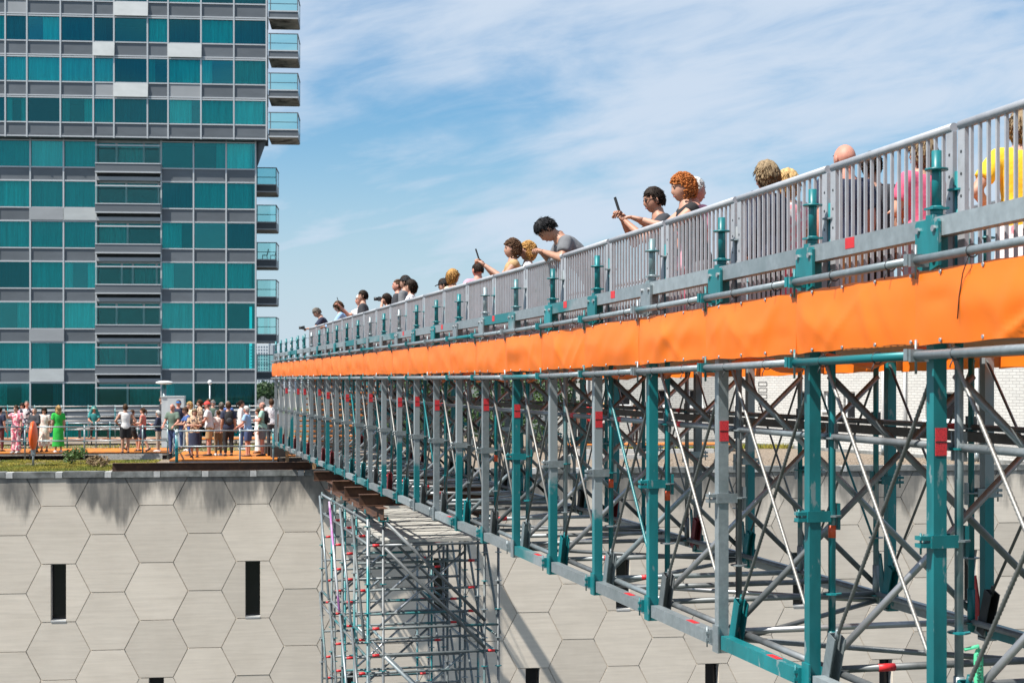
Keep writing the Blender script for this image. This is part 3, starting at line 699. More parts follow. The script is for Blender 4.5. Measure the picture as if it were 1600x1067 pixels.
led_m = MB().tube([(0, .03, 0), (0, BAY - .03, 0)], .0242, 10).mesh('ledger', wornd)
wed_m = MB().b2((-.012, -.006, -.075), (.012, .006, .085)).mesh('wedge', wornd)
band_m = MB().tube([(0, -.06, 0), (0, .06, 0)], .0262, 10).mesh('marker_band', redm)
beam_m = MB()
beam_m.b2((-.05, 0, -.036), (.05, BAY - .004, -.030)); beam_m.b2((-.05, 0, -.029), (-.043, BAY - .004, .036)); beam_m.b2((.043, 0, -.029), (.05, BAY - .004, .036))
beam_m = beam_m.mesh('side_beam', M('dark_steel_channel', (0.075, 0.07, 0.065), .5, .4, .3, 6))
WX = XF - .135 - (XN + .135)
tr_m = MB().tube([(0, 0, 0), (WX, 0, 0)], .0242, 10).mesh('transom', wornd)
xb1 = MB().tube([(0, -.035, -1.78), (WX, -.035, .02)], .0242, 10).mesh('cross_brace', silver)
xb2 = MB().tube([(0, .035, .02), (WX, .035, -1.78)], .0242, 10).mesh('cross_brace', wornd)
pb_m = MB().tube([(0, 0, 0), (WX, BAY, 0)], .021, 8).mesh('plan_brace', wornd)
lab_on = {0: 1, 2: 1, 4: 1, 6: 1, 7: 1, 9: 1, 10: 1, 11: 1, 13: 1, 15: 1, 17: 1, 18: 1, 20: 1, 21: 1, 23: 1}
PM = {-2: teal, -1: wornp, 0: teal, 1: teal, 2: galv, 3: teal, 4: wornp, 5: wornp, 6: teal, 7: galv, 8: wornp, 9: galv, 12: wornp}
SM = [teal, worn, worn, teal, teal, wornd]
def thread(p, q, r_, turns, mat):
    p, q = V(p), V(q); pts = []; rs = []
    for i in range(turns * 2 + 1):
        pts.append(p.lerp(q, i / (turns * 2))); rs.append(r_ * (1.12 if i % 2 else .86))
    return MB().tube(pts, rs, 8).mesh('tension_rod', mat)
baluster_left = []
nb = 0
for s in (1, -1):
    X = XS[s]
    for k in range(N0, N1 + 1):
        if s < 0 and k < 0: continue
        y = YN(k); h = dz(y); r_ = random.Random(k * 7 + s)
        pm = PM.get(k, r_.choice([galv, wornp, wornp, galv, wornp])) if s > 0 else r_.choice([teal, teal, wornp, wornd])
        po = bp('truss_post', post_m[s], (X, y, 0), mat=pm)
        if s > 0 and k in lab_on:
            ll = ob('warning_label', lab_m[s], po, (0, 0, r_.uniform(-.03, .05)), scale=(1, 1, 1.0))
            ob('label_line', labb_m, ll)
        st = bp('standard', std_m[s], (X, y, 0), mat=SM[(k * 5 + s) % 6])
        for zz in (-1.88, -1.38, -.88, -.38, 1.03):
            if s > 0 or k > 0: ob('rosette', ros_m, st, (s * .135, 0, zz), mat=r_.choice([galv, teal, galv]))
        tm = teal if (k < 3 or r_.random() < .62) else r_.choice([galv, worn])
        sp = bp('spigot', spig_m[s], (X, y, h), mat=tm); ob('collar', col_m, sp, mat=tm)
        npl = bp('node_plate', plate_m[s], (X, y, h), mat=tm if k < 2 or r_.random() < .6 else galv)
        if s > 0 and k < 12:
            for a, c_ in ((-.085, .70), (.085, .70), (-.085, .54), (.085, .54)): ob('bolt', bolt_m, npl, (0, a, c_))
        bp('node_clamp', foot_m[s], (X, y, 0), mat=r_.choice([teal, teal, galv]) if k != 2 else galv)
        bp('rod_bracket', gus_m[s], (X, y, 0), mat=r_.choice([galv, wornd, dkred, teal, dkred, teal]) if s > 0 else r_.choice([blackm, teal, dkred]))
        bp('rod_fin', fin_m[s], (X, y, 0), mat=r_.choice([teal, redm, teal, worn]))
        cp = bp('coupler', coup_m[s], (X, y, 0), mat=teal if pm is teal else galv)
        if k < N1:
            y2 = YN(k + 1); h2 = dz(y2)
            bp('top_chord', MB().bar((X, y + .048, .71 + h), (X, y2 - .048, .71 + h2), .08, .105).mesh('top_chord', galv), mat=worn if k < 1 else r_.choice([galv, galv, worn]))
            bp('bottom_chord', MB().bar((X, y + .057, -1.935), (X, y2 - .087, -1.935), .08, .10).mesh('bottom_chord', galv), mat=r_.choice([galv, galv, worn]) if k > 2 else [worn, teal, galv][k % 3])
            a, c_ = (X + s * .036, y2 - .06, .08 + h2), (X + s * .036, y + .115, -1.57)
            e, f = (X + s * .075, y + .06, .08 + h), (X + s * .075, y2 - .215, -1.60)
            if s > 0 and k in (0, 3, 4, 6, 8, 10): bp('paint_mark', MB().b2((X - .0425, y + .9, .69 + (h + h2) / 2), (X - .0402, y + 1.02, .755 + (h + h2) / 2)).mesh('paint_mark', redm))
            if s > 0 and k in (-1, 1, 2, 3, 5, 8): bp('paint_mark', MB().b2((X - .03, y + .5, -1.8845), (X + .02, y + .68, -1.8825)).mesh('paint_mark', redm))
            if s > 0 and k in (1, 3, 4, 7): bp('tube_sticker', MB().tube([(X + .135, y, -1.02), (X + .135, y, -.94)], .0255, 10).mesh('tube_sticker', ortape))
            near = s > 0 and k < 4
            m1 = rodl if s > 0 else rodm
            if k in (3, 9, 14): m1 = teal
            if near: bp('tension_rod', thread(a, c_, .0125, 75, m1)); bp('tension_rod', thread(e, f, .0125, 75, rodm))
            else:
                bp('tension_rod', MB().tube([a, c_], .012, 6).mesh('tension_rod', m1)); bp('tension_rod', MB().tube([e, f], .012, 6).mesh('tension_rod', rodm))
            ln = bp('ledger', led_m, (X + s * .135, y, -.372), mat=r_.choice([wornd, wornd, galv]))
            if r_.random() < .5: ob('marker_band', band_m, ln, (0, r_.choice([.25, BAY - .3]), 0))
            ob('wedge', wed_m, ln, (0, .06, 0)); ob('wedge', wed_m, ln, (0, BAY - .06, 0))
            bp('ledger', led_m, (X + s * .135, y, -1.872), mat=r_.choice([wornd, wornd, galv]))
            if s < 0: bp('side_beam', beam_m, (XF - .22, y, -.44))
for k in range(N0, N1 + 1):
    y = YN(k); r_ = random.Random(k * 3 + 5); xs_ = XN + .135
    o = bp('transom', tr_m, (xs_, y, -1.872), mat=r_.choice([wornd, wornd, wornd, silver, galv]))
    if r_.random() < .6: ob('marker_band', band_m, o, (r_.uniform(.25, .6), 0, 0), rot=(0, 0, R(90)))
    if k > NR: bp('transom', tr_m, (xs_, y, -.05), mat=galv)
    if k <= NR:
        bp('cross_brace', xb1, (xs_, y, 0), mat=r_.choice([silver, silver, galv, wornd])); o = bp('cross_brace', xb2, (xs_, y, 0), mat=r_.choice([wornd, blackm, wornd, galv]))
        if k < N1:
            if k % 3 == 0: bp('transom', tr_m, (xs_, y + BAY * r_.uniform(.35, .65), -1.872), mat=wornd)
            q = bp('plan_brace', pb_m, (xs_, y, -1.93), mat=r_.choice([wornd, silver]))
            if k % 2: q.scale.y = -1; q.location.y += BAY
# --- orange deck with stairs down to the roof at the far end
for k in range(N0, NR):
    y = YN(k)
    for j in range(5):
        x0 = XN + .16 + j * (WX + .02) / 5
        a, c_ = .115 + dz(y), .115 + dz(YN(k + 1))
        bp('deck_board', MB().bar((x0 + .2, y + .003, a), (x0 + .2, y + BAY - .003, c_), (WX + .02) / 5 - .008, .035).mesh('deck_board', orboard))
for i in range(15):
    bp('stair_tread', MB().b2((XN + .2, YN(NR) + .02 + i * .46, -.06 - i * .158), (XF - .2, YN(NR) + .40 + i * .46, -.02 - i * .158)).mesh('stair_tread', orboard))
# --- railings
gp_m = MB(); gp_m.b2((-.013, -.036, .10), (.013, .036, 1.245)); gp_m = gp_m.mesh('guard_post', railm)
hole_m = MB().tube([(-.0145, 0, 0), (-.0128, 0, 0)], .009, 8).mesh('bolt_hole', blackm)
bal_m = MB().box((0, 0, .675), (.018, .015, 1.14)).mesh('baluster', railm)
NBAL = 16
rest = MB()
for s, XR in ((1, XN + .125),):
    for k in range(N0, NR):
        if s < 0: continue
        y = YN(k); h, h2 = dz(y), dz(y + BAY)
        p = MB(); p.tube([(XR, y + .035, 1.268 + h), (XR, y + BAY - .035, 1.268 + h2)], .0255, 12)
        pn = bp('guard_panel', p.mesh('guard_panel', railm)); ob('bottom_rail', MB().bar((XR, y + .03, .115 + h), (XR, y + BAY - .03, .115 + h2), .03, .03).mesh('bottom_rail', railm), pn)
        for t in (.062, BAY - .062):
            g_ = ob('guard_post', gp_m, pn, (XR, y + t, h + (h2 - h) * t / BAY))
            if s > 0 and k < 3:
                for zz in (1.12, 1.0, .88): ob('bolt_hole', hole_m, g_, (0, 0, zz))
        for i in range(NBAL):
            t = .062 + (BAY - .124) * (i + 1) / (NBAL + 1); zz = h + (h2 - h) * t / BAY
            if (s > 0 and k < 11) or (s < 0 and k < 5): ob('baluster', bal_m, pn, (XR, y + t, zz)); nb += 1
            else: rest.box((XR, y + t, zz + .675), (.018, .015, 1.14))
for k in range(0, NR):
    y = YN(k); x = XF - .125
    for zz in (1.25, .78, .36): bp('far_rail', MB().tube([(x, y + .02, zz + dz(y)), (x, y + BAY - .02, zz + dz(y + BAY))], .0242, 8).mesh('far_rail', galv))
o = bp('balusters', rest.mesh('balusters', railm)); o['kind'] = 'stuff'
# --- orange band, its tubes and ties
eye_m = MB().tube([(-.004, 0, 0), (.004, 0, 0)], .011, 10).mesh('eyelet', silver)
def tie():
    b = MB(); pts = [(math.cos(a) * .034, 0, math.sin(a) * .034) for a in [2 * math.pi * i / 10 for i in range(11)]]; b.tube(pts, .004, 5)
    b.tube([(-.02, 0, -.03), (-.034, .004, -.065), (-.03, .01, -.075)], .0035, 5); return b.mesh('cable_tie', blackm)
tie_m = tie()
for s in (1, -1):
    XB = XS[s] - s * .115
    for k in range(N0, N1):
        if s < 0 and k < 0: continue
        y = YN(k); h, h2 = dz(y), dz(y + BAY); q = random.Random(k + 100 * s)
        nx, nz_ = (44, 16) if k < 6 else (20, 8)
        vs = []; fs = []; f1, f2, f3 = q.uniform(0, 6), q.uniform(.4, 1), q.uniform(.3, 1)
        folds = ([(.13, -.6, .035, .05), (.02, -.5, .02, .06)] if k == -1 else []) + [(q.uniform(.1, .9), q.uniform(-.5, .5), q.uniform(.003, .011), q.uniform(.03, .10)) for _ in range(7)]
        lump = [(q.uniform(.1, .9), q.uniform(.2, .8), q.uniform(-.010, .014), q.uniform(.12, .3)) for _ in range(4)]
        tz, bz_ = (.47, .075) if s > 0 else (.46, .02)
        for j in range(nz_ + 1):
            v = j / nz_
            for i in range(nx + 1):
                u = i / nx
                sag_t = -.006 * (1 - math.cos(u * 2 * math.pi * 4)) / 2; sag_b = .006 * (1 - math.cos(u * 2 * math.pi * 3)) / 2 + .006 * math.sin(f1 + u * 3)
                z = (bz_ + sag_b) * (1 - v) + (tz + sag_t) * v + h + (h2 - h) * u
                d = 0
                for (fu, sl_, am, wd) in folds: d += am * math.exp(-(((u - fu) - sl_ * (v - .5)) / wd) ** 2) * (.35 + .65 * math.sin(math.pi * min(1, v * 1.0 + .12)))
                for (fu, fv, am, wd) in lump: d += am * math.exp(-((u - fu) ** 2 + (v - fv) ** 2) / wd ** 2)
                d += .014 * math.sin(v * math.pi) + .010 * noise.noise(V((y + u * 2.2, v * 2.2, s)))
                d *= min(1, 8 * u + .25) * min(1, 8 * (1 - u) + .25)
                vs.append((XB - s * d - .003 * (k % 2), y - .012 + u * (BAY + .024), z))
        for j in range(nz_):
            for i in range(nx): a = j * (nx + 1) + i; fs.append((a, a + 1, a + nx + 2, a + nx + 1))
        b = MB(); b.add(vs, fs, 0, True); bn = bp('banner_panel', b.mesh('banner_panel', bannerm, recalc=False))
        if s > 0 and k < 9:
            for i in range(4):
                u = (i + .12) / 3.75
                for zz in (tz - .018, bz_ + .018):
                    ob('eyelet', eye_m, bn, (XB - .012, y + u * BAY, zz + h + (h2 - h) * u))
            for u in (.18, .63):
                ob('cable_tie', tie_m, bn, (XB - .012, y + u * BAY, .53 + h + (h2 - h) * u)); ob('cable_tie', tie_m, bn, (XB - .01, y + (u + .1) * BAY, .015 + h + (h2 - h) * u))
    for zz in ((.53, .018) if s > 0 else (.53,)):
        for k in range(N0 if s > 0 else 0, N1, 1):
            y = YN(k)
            t = bp('banner_tube', MB().tube([(XB - s * .022, y + .01, zz + dz(y)), (XB - s * .022, y + BAY - .01, zz + dz(y + BAY))], .0242, 12).mesh('banner_tube', galv), mat=galv if (k * 7 + (zz > .3)) % 5 else worn)
            if s > 0:
                cl = MB(); cl.b2((XB - .060, y - .035, zz - .034), (XB + .05, y - .012, zz + .034)); cl.b2((XB - .068, y - .011, zz - .028), (XB + .02, y + .03, zz + .036)); cl.tube([(XB - .02, y - .02, zz - .10), (XB - .02, y - .02, zz + .085)], .008, 6)
                cl.v = [(p[0], p[1], p[2] + dz(y)) for p in cl.v]; ob('tube_clamp', cl.mesh('tube_clamp', teal), t, mat=teal if k % 3 else galv)
# loose cord hanging on the band next to the last seam
cy = YN(-1) + .98; hh = dz(cy)
bp('loose_cord', MB().tube([(XB if False else XN - .155, cy, .50 + hh), (XN - .15, cy + .06, .42 + hh), (XN - .148, cy + .10, .30 + hh), (XN - .148, cy + .115, .19 + hh)], .0035, 6).mesh('loose_cord', blackm))
# folds of tarpaulin tucked under the deck
for k in range(0, 9):
    y = YN(k); b = MB(); q = random.Random(k + 9)
    pts = [(XN + .10 + .05 * math.sin(i * 1.3 + k), y + .1 + i * (BAY - .2) / 8, .012 + dz(y) + .035 * math.sin(i * .9 + k * 2)) for i in range(9)]
    b.tube(pts, [(.02 + .02 * q.random(), .015 + .03 * q.random()) for _ in pts], 8); bp('tarpaulin_fold', b.mesh('tarpaulin_fold', bannerm))
# lime strap with printed letters tied to the nearest standard
lime = M('lime_strap', (0.10, 0.62, 0.33), .6, 0, .08, 5)
sp_ = V((XN + .225, Y0 - .05, -1.465))
t = thing('printed_strap', sp_ + V((0, 0, -.36)), -TH, 'lime green strap with black lettering tied to the nearest tube', 'strap')
b = MB(); N_ = 12; vs = []
for i in range(N_ + 1):
    z = .36 - .36 * i / N_; wv = .026 * min(1, .55 + i * .4); dy = .004 * math.sin(i * .8)
    for yy in (dy, dy + .002): vs += [(-wv, yy, z), (wv, yy, z)]
fs = []
for i in range(N_):
    a = i * 4; fs += [(a, a + 1, a + 5, a + 4), (a + 2, a + 6, a + 7, a + 3), (a, a + 4, a + 6, a + 2), (a + 1, a + 3, a + 7, a + 5)]
b.add(vs, fs, 0, True); ob('strap', b.mesh('strap', lime), t)
fc = bpy.data.curves.new('lettering', 'FONT'); fc.body = 'MAPLE GR'; fc.size = .037; fc.extrude = .0006; fc.resolution_u = 3
fo = bpy.data.objects.new('lettering_source', fc); COL.objects.link(fo); bpy.context.view_layer.update()
me = bpy.data.meshes.new_from_object(fo.evaluated_get(bpy.context.evaluated_depsgraph_get())); bpy.data.objects.remove(fo); me.name = 'lettering'; me.materials.clear(); me.materials.append(blackm)
ob('lettering', me, t, (.013, -.0062, .168), (R(90), R(-90), 0))
bp('strap_knot', MB().tube([(XN + .15, Y0 - .03, -1.47), (XN + .225, Y0 - .048, -1.45), (XN + .225, Y0 - .048, -1.475)], .01, 6).mesh('strap_knot', lime))

# ------------------------------------------------------------------ scaffold support tower under the bridge
SY = [26.5 + 1.64 * k for k in range(5)]; SXS = [3.98, 4.25, 6.05, 6.30]
st_ = thing('scaffold_tower', (SXS[0], SY[0], GZ), 0, 'tall scaffold support tower of grey and teal tubes under the bridge', 'scaffold')
SI = Matrix.Translation((-SXS[0], -SY[0], -GZ))
def spt(name, me, loc=(0, 0, 0), parent=None, **k): return ob(name, me, parent or st_, loc, inv=None if parent else SI, **k)
sm_ = MB().tube([(0, 0, GZ), (0, 0, -2.42)], .0242, 8).mesh('standard', galv)
sm2_ = MB().tube([(0, 0, GZ), (0, 0, -2.56)], .0242, 8).mesh('standard', galv)
up_m = MB().tube([(0, 0, 0), (0, 0, .10)], .018, 8); up_m.b2((-.08, -.08, .10), (.08, .08, .112)); up_m.b2((-.08, -.08, .1125), (-.07, .08, .17)); up_m.b2((.07, -.08, .1125), (.08, .08, .17)); up_m = up_m.mesh('jack_head', teal)
def tub(name, p, q, r_, mat): return spt(name, MB().tube([p, q], r_, 8).mesh(name, mat))
for i, x in enumerate(SXS):
    for k, y in enumerate(SY):
        q = random.Random(i * 10 + k)
        s_ = spt('standard', sm_ if i in (0, 3) else sm2_, (x, y, 0), mat=q.choice([towersteel, towersteel, teal, worn, wornd]))
        for j in range(15):
            if len(SXS) * j < 999: ob('rosette', ros_m, s_, (0, 0, -2.55 - .5 * j), mat=q.choice([galv, teal]))
        if i in (1, 2): spt('jack_head', up_m, (x, y, -2.56), mat=q.choice([teal, galv]))
        if k < 4:
            for lv in range(3):
                for dz_ in ((-2.47, -2.86) if lv == 0 else (-2.47 - 2.06 * lv, -2.77 - 2.06 * lv)):
                    if i in (0, 3) or lv > 0: tub('ledger', (x, y, dz_), (x, SY[k + 1], dz_), .0242, q.choice([towersteel, wornd, towersteel, worn]))
            if i in (0, 3):
                for lv in range(4):
                    z0 = -2.5 - 2.06 * lv; m_ = pinkm if (i, k, lv) == (0, 2, 0) else q.choice([galv, towersteel, towersteel, wornd])
                    o = tub('brace', (x - .05 if i == 0 else x + .05, SY[k + 1], z0), (x - .05 if i == 0 else x + .05, y + .1, z0 - 2.0), .0242, m_)
for k, y in enumerate(SY):
    q = random.Random(k + 77)
    for z in (-2.88, -4.32, -4.78, -6.4, -6.9) + ((-3.38, -3.88, -5.4, -5.95) if k else ()):
        o = tub('transom', (SXS[0], y, z), (SXS[3], y, z), .0242, q.choice([towersteel, wornd, towersteel]))
        for x in (4.12, 6.17): spt('marker_band', band_m, (x, y, z), rot=(0, 0, R(90)), parent=o) if q.random() < .75 else None
    for z0, z1 in ((-2.45, -4.24), (-2.92, -4.72), (-4.8, -6.6), (-6.7, -8.6)):
        if k in (0, 2): tub('diagonal', (SXS[1] + .02, y - .045, z0), (SXS[2], y - .045, z1), .030 if k == 0 else .0242, wornd if z0 > -4.5 else galv)
        if k in (1, 3, 4): tub('diagonal', (SXS[2], y + .045, z0 - .3), (SXS[1], y + .045, z1), .0242, q.choice([galv, silver, wornd]))
plk = M('dusty_platform_board', (0.40, 0.39, 0.355), .8, 0, .2, 4, (1, 6, 6), bump=.15, rand=.14, col2=(.22, .22, .20), thr=.62, soft=.05, s2=2.2)
for i in range(10):
    y = SY[0] + .08 + i * .655
    spt('platform_board', MB().b2((SXS[1] + .03, y, -2.85 + .01 * (i % 3)), (SXS[3] - .03, y + (.61 if i % 4 else .52), -2.80 + .01 * (i % 3))).mesh('platform_board', plk))
# rusty steel beams that carry the bridge on the tower
def ibeam(l, h=.20, wd=.16):
    b = MB(); b.b2((-.006, 0, .012), (.006, l, h - .012)); b.b2((-wd / 2, 0, 0), (wd / 2, l, .0115)); b.b2((-wd / 2, 0, h - .0115), (wd / 2, l, h)); return b.mesh('steel_beam', rust)
for i, (y, lab) in enumerate(((33.9, 'rusty steel cross beam farthest back on the scaffold tower'), (30.7, 'rusty steel cross beam second from the back on the scaffold tower'), (28.9, 'rusty steel cross beam second from the front on the scaffold tower'), (27.0, 'rusty steel cross beam nearest the front of the scaffold tower'))):
    o = ob('steel_beam', ibeam(2.75, .205), None, (3.90, y, -2.232), (0, 0, R(-90))); tag(o, lab, 'steel beam', 'rusty beams on the scaffold tower')
for x, lab in ((4.25, 'long rusty steel beam lying along the left side of the tower top under the cross beams'), (6.05, 'long rusty steel beam lying along the right side of the tower top under the cross beams')):
    o = ob('steel_beam', ibeam(7.7, .205, .15), None, (x, 26.45, -2.445)); tag(o, lab, 'steel beam', 'rusty beams on the scaffold tower')
# ------------------------------------------------------------------ things on the roof
def at(x, y, z): return ray(x) * (-z * F / (y - HY)) + V((0, 0, z))
RA = WF.a
def lx(p): return WF.loc(p)[0]
def ld(p): return WF.loc(p)[1]
WZ, PZ = -2.52, -2.38
def deck(name, x0, x1, d0, d1, z, nx, ny, label, group=None, leg=True):
    t = thing(name, WF.W(x0, d0, RZ), RA, label, 'walkway', group); h = z - RZ
    sx, sy = (x1 - x0) / nx, (d1 - d0) / ny
    for i in range(nx):
        for j in range(ny): ob('deck_board', MB().b2((i * sx + .004, j * sy + .004, h - .045), ((i + 1) * sx - .004, (j + 1) * sy - .004, h - .003 * ((i + j) % 2))).mesh('deck_board', orboard), t)
    for j in (0.05, d1 - d0 - .05): ob('edge_beam', MB().b2((0, j - .04, h - .085), (x1 - x0, j + .04, h - .046)).mesh('edge_beam', galv), t)
    if leg:
        n = max(2, int((x1 - x0) / 2))
        for i in range(n + 1):
            for j in (.12, d1 - d0 - .12): ob('leg', MB().tube([((x1 - x0) * i / n * .98 + .05, j, 0), ((x1 - x0) * i / n * .98 + .05, j, h - .085)], .024, 6).mesh('leg', wornd), t)
    return t
dA = ld(at(130, 706.5, WZ)); dF = ld(at(340, 717.5, PZ))
xa0, xa1 = lx(at(-60, 706, WZ)), lx(at(268, 706, WZ))
deck('roof_walkway', xa0, xa1, dA, dA + 3.2, WZ, 8, 3, 'long orange boarded walkway under the woman in the green dress')
xf0, xf1 = lx(at(266, 717, PZ)), lx(at(433, 717, PZ))
deck('roof_platform', xf0, xf1, dF, dF + 5.4, PZ, 4, 6, 'orange boarded platform under the dense crowd beside the bridge end')
dB = ld(at(130, 686, WZ)); xb0, xb1 = lx(at(-20, 686, WZ)), lx(at(450, 686, WZ))
deck('roof_walkway', xb0, xb1, dB, dB + 1.6, WZ, 10, 2, 'narrow orange walkway farther back in front of the balustrade')
p = at(980, 694, -2.48)
t = deck('roof_walkway', lx(p) - 2.2, lx(p) + 4.5, ld(p), ld(p) + 1.6, -2.48, 5, 2, 'orange walkway seen through the truss before the pale brick house')
fasc = thing('timber_ramp', WF.W(lx(at(140, 712, WZ)), dA - .32, RZ), RA, 'grey timber boarding below the left walkway beside the dry grass', 'boarding')
for i in range(3): ob('board', MB().b2((0, .0 + .03 * i, .015 + .065 * i), (xa1 - lx(at(140, 712, WZ)) - .3, .05 + .03 * i, .075 + .065 * i)).mesh('board', timber), fasc)
# rusty beam on the parapet
o = ob('steel_beam', ibeam(lx(at(486, 730, -2.5)) - lx(at(166, 730, -2.5)), .23, .2), None, WF.W(lx(at(166, 730, -2.5)), .14, -2.688), (0, 0, RA - R(90))); tag(o, 'long rusty steel beam lying along the top of the concrete parapet', 'steel beam')
p0 = WF.W(lx(at(449, 716, -2.4)), .55, -2.78)
t = thing('timber_prop', p0, RA, 'bare timber post frame standing under the end of the bridge', 'timber frame')
ob('post', MB().b2((-.05, -.05, 0), (.05, .05, .70)).mesh('post', woodb), t); ob('post', MB().b2((.75, -.05, 0), (.85, .05, .70)).mesh('post', woodb), t); ob('cross_piece', MB().b2((-.1, -.06, .702), (.95, .06, .78)).mesh('cross_piece', woodb), t)
# dark trestle added to fill the black void under the bridge end
dkt = M('void_fill_black', (0.025, 0.022, 0.02), .8, 0, .4, 5)
t = thing('void_fill_trestle', (XN - .1, 47.0, RZ), 0, 'dark steel trestle added on the roof to fill the black void under the footbridge end', 'trestle')
for i in range(3): ob('beam', MB().b2((.0, .3 + 1.1 * i, .40), (2.5, .62 + 1.1 * i, .72)).mesh('beam', dkt), t)
for i in range(2): ob('side_plate', MB().b2((.02 + 2.35 * i, 0, .0), (.10 + 2.35 * i, 3.4, .398)).mesh('side_plate', dkt), t)
ob('front_plate', MB().b2((.11, .02, .0), (2.36, .10, .398)).mesh('front_plate', dkt), t)
# guard rails of tube
def guard(label, pts, ztop, zmid, zfoot, mat=galv, pr=.024, extra=()):
    a = pts[0]; t = thing('guard_rail', (a.x, a.y, zfoot), 0, label, 'railing')
    L_ = [p - a for p in pts]
    for p in L_:
        po = ob('post', MB().tube([(p.x, p.y, 0), (p.x, p.y, ztop - zfoot + .06)], pr * 1.15, 8).mesh('post', worn), t)
        for zz in (ztop, zmid): ob('rosette', ros_m, po, (p.x, p.y, zz - zfoot - .03), mat=teal)
    for zz in (ztop, zmid) + tuple(extra):
        for i in range(len(L_) - 1):
            p, q = L_[i], L_[i + 1]; o_ = V((0, 0, zz - zfoot)); ob('rail', MB().tube([p + o_, q + o_], pr, 8).mesh('rail', mat), t)
    return t
def wall_pt(x, d): 
    r = ray(x); tt = ((WF.o + WF.uy * d).dot(WF.uy)) / V((r.x, r.y, 0)).dot(WF.uy); return V((r.x * tt, r.y * tt, 0))
gl = dA - .12
guard('tube railing with two rails along the front of the left walkway', [wall_pt(x, gl) for x in (-52, 39, 132, 223, 262)], -1.64, -2.12, RZ)
gf = dF - .1
guard('tube railing with two rails in front of the dense crowd', [wall_pt(x, gf) for x in (277, 375, 427)], -1.53, -1.99, RZ)
guard('short tube railing running back at the left end of the crowded platform', [wall_pt(271, gl), wall_pt(271, (gl + gf) / 2), wall_pt(275, gf)], -1.56, -2.02, RZ)
t = guard('long pale balustrade along the far edge of the roof', [wall_pt(x, dB + 4.2) for x in range(-30, 450, 42)], -1.22, -1.42, RZ, mat=concl, pr=.024, extra=(-1.68, -1.86, -2.15))
guard('low grey tube railing behind the left walkway', [wall_pt(x, dA + 3.5) for x in (-30, 20, 60, 105, 150, 172, 215, 262)], -1.62, -1.85, RZ, pr=.02, extra=(-2.2,))
# orange float on a post
p = at(52, 728, -2.75); t = thing('orange_float', (p.x, p.y, RZ), RA, 'orange oval lifebuoy case seen edge on, on a steel post in the grass', 'lifebuoy case')
ob('post', MB().tube([(0, 0, 0), (0, 0, .55)], .035, 8).mesh('post', galv), t)
orf = M('orange_plastic', (0.80, 0.105, 0.012), .4, 0, .08, 4)
b = MB(); b.ball((0, 0, .98), (.125, .44, .47), 0, 18, 14, lambda q: V((q.x, q.y, q.z if q.z > .98 else .98 + (q.z - .98) * .96))); ob('case', b.mesh('case', orf), t); ob('bracket', MB().b2((-.06, -.1, .40), (.06, .1, .56)).mesh('bracket', galv), t)
# cabinet and lamps
p = at(270, 700, -2.75); t = thing('equipment_cabinet', (p.x, p.y, RZ), RA, 'tall pale grey metal cabinet standing behind the crowd', 'cabinet')
grm = M('pale_grey_metal', (.50, .53, .54), .5, .1, .08, 2)
s_ = p.length / F
ob('body', MB().b2((-17 * s_, 0, .06), (17 * s_, .7, 2.06)).mesh('body', grm), t); ob('plinth', MB().b2((-16 * s_, .03, 0), (16 * s_, .67, .059)).mesh('plinth', concd), t)
d_ = ob('door', MB().b2((-8 * s_, -.03, .1), (16.6 * s_, -.002, 2.02)).mesh('door', grm), t); ob('handle', MB().b2((-6.5 * s_, -.06, 1.0), (-5.8 * s_, -.031, 1.2)).mesh('handle', blackm), d_); ob('lid', MB().b2((-17.5 * s_, -.04, 2.061), (17.5 * s_, .72, 2.10)).mesh('lid', grm), t)
p = ray(257) * 63; t = thing('roof_lamp', (p.x, p.y, RZ), 0, 'street lamp with a flat round white head on a teal grey post', 'lamp')
ob('post', MB().tube([(0, 0, 0), (0, 0, 2.56)], [.085, .07], 10).mesh('post', worn), t)
b = MB(); b.ball((0, 0, 2.63), (.36, .36, .075), 0, 18, 8); ob('lamp_head', b.mesh('lamp_head', whitep), t)
p = ray(328) * 64; t = thing('roof_lamp', (p.x, p.y, RZ), 0, 'slim grey post with a small white globe above the crowd', 'lamp')
ob('post', MB().tube([(0, 0, 0), (0, 0, 2.58)], .035, 8).mesh('post', galv), t); ob('globe', MB().ball((0, 0, 2.64), .095, 0, 12, 8).mesh('globe', whitep), t)
# dry grass along the parapet and a shrub
gdry = M('yellow_green_grass', (0.27, 0.235, 0.035), .9, 0, .4, 1.2, world=True, col2=(.10, .16, .025), thr=.55, soft=.1, s2=.8)
b = MB(); x0, x1 = lx(at(-60, 735, -2.75)), lx(at(172, 733, -2.75))
def blades(xa, xb, da, db, n, hmax):
    for _ in range(n):
        x, d = random.uniform(xa, xb), random.uniform(da, db); k = .45 + .55 * noise.noise(V((x * 1.1, d * .8, 3))); h_ = hmax * max(.12, k) * random.uniform(.5, 1.1)
        a = rnd() * 6.28; wv = random.uniform(.010, .022); p = WF.W(x, d, RZ); l = V((random.uniform(-.5, .5), random.uniform(-.5, .5), 1)) * h_
        sd = V((math.cos(a), math.sin(a), 0)) * wv; b.add([p - sd, p + sd, p + l], [(0, 1, 2)])
blades(x0, x1, .40, 4.6, 20000, .15); blades(x0, x1 + 1, 4.6, dA - .1, 14000, .07); blades(lx(at(-20, 690, RZ)), lx(at(430, 690, RZ)), dA + 3.6, dB - .2, 9000, .14)
o = ob('grass', b.mesh('grass', gdry, recalc=False)); o['kind'] = 'stuff'
b = MB(); p = at(1010, 700, RZ)
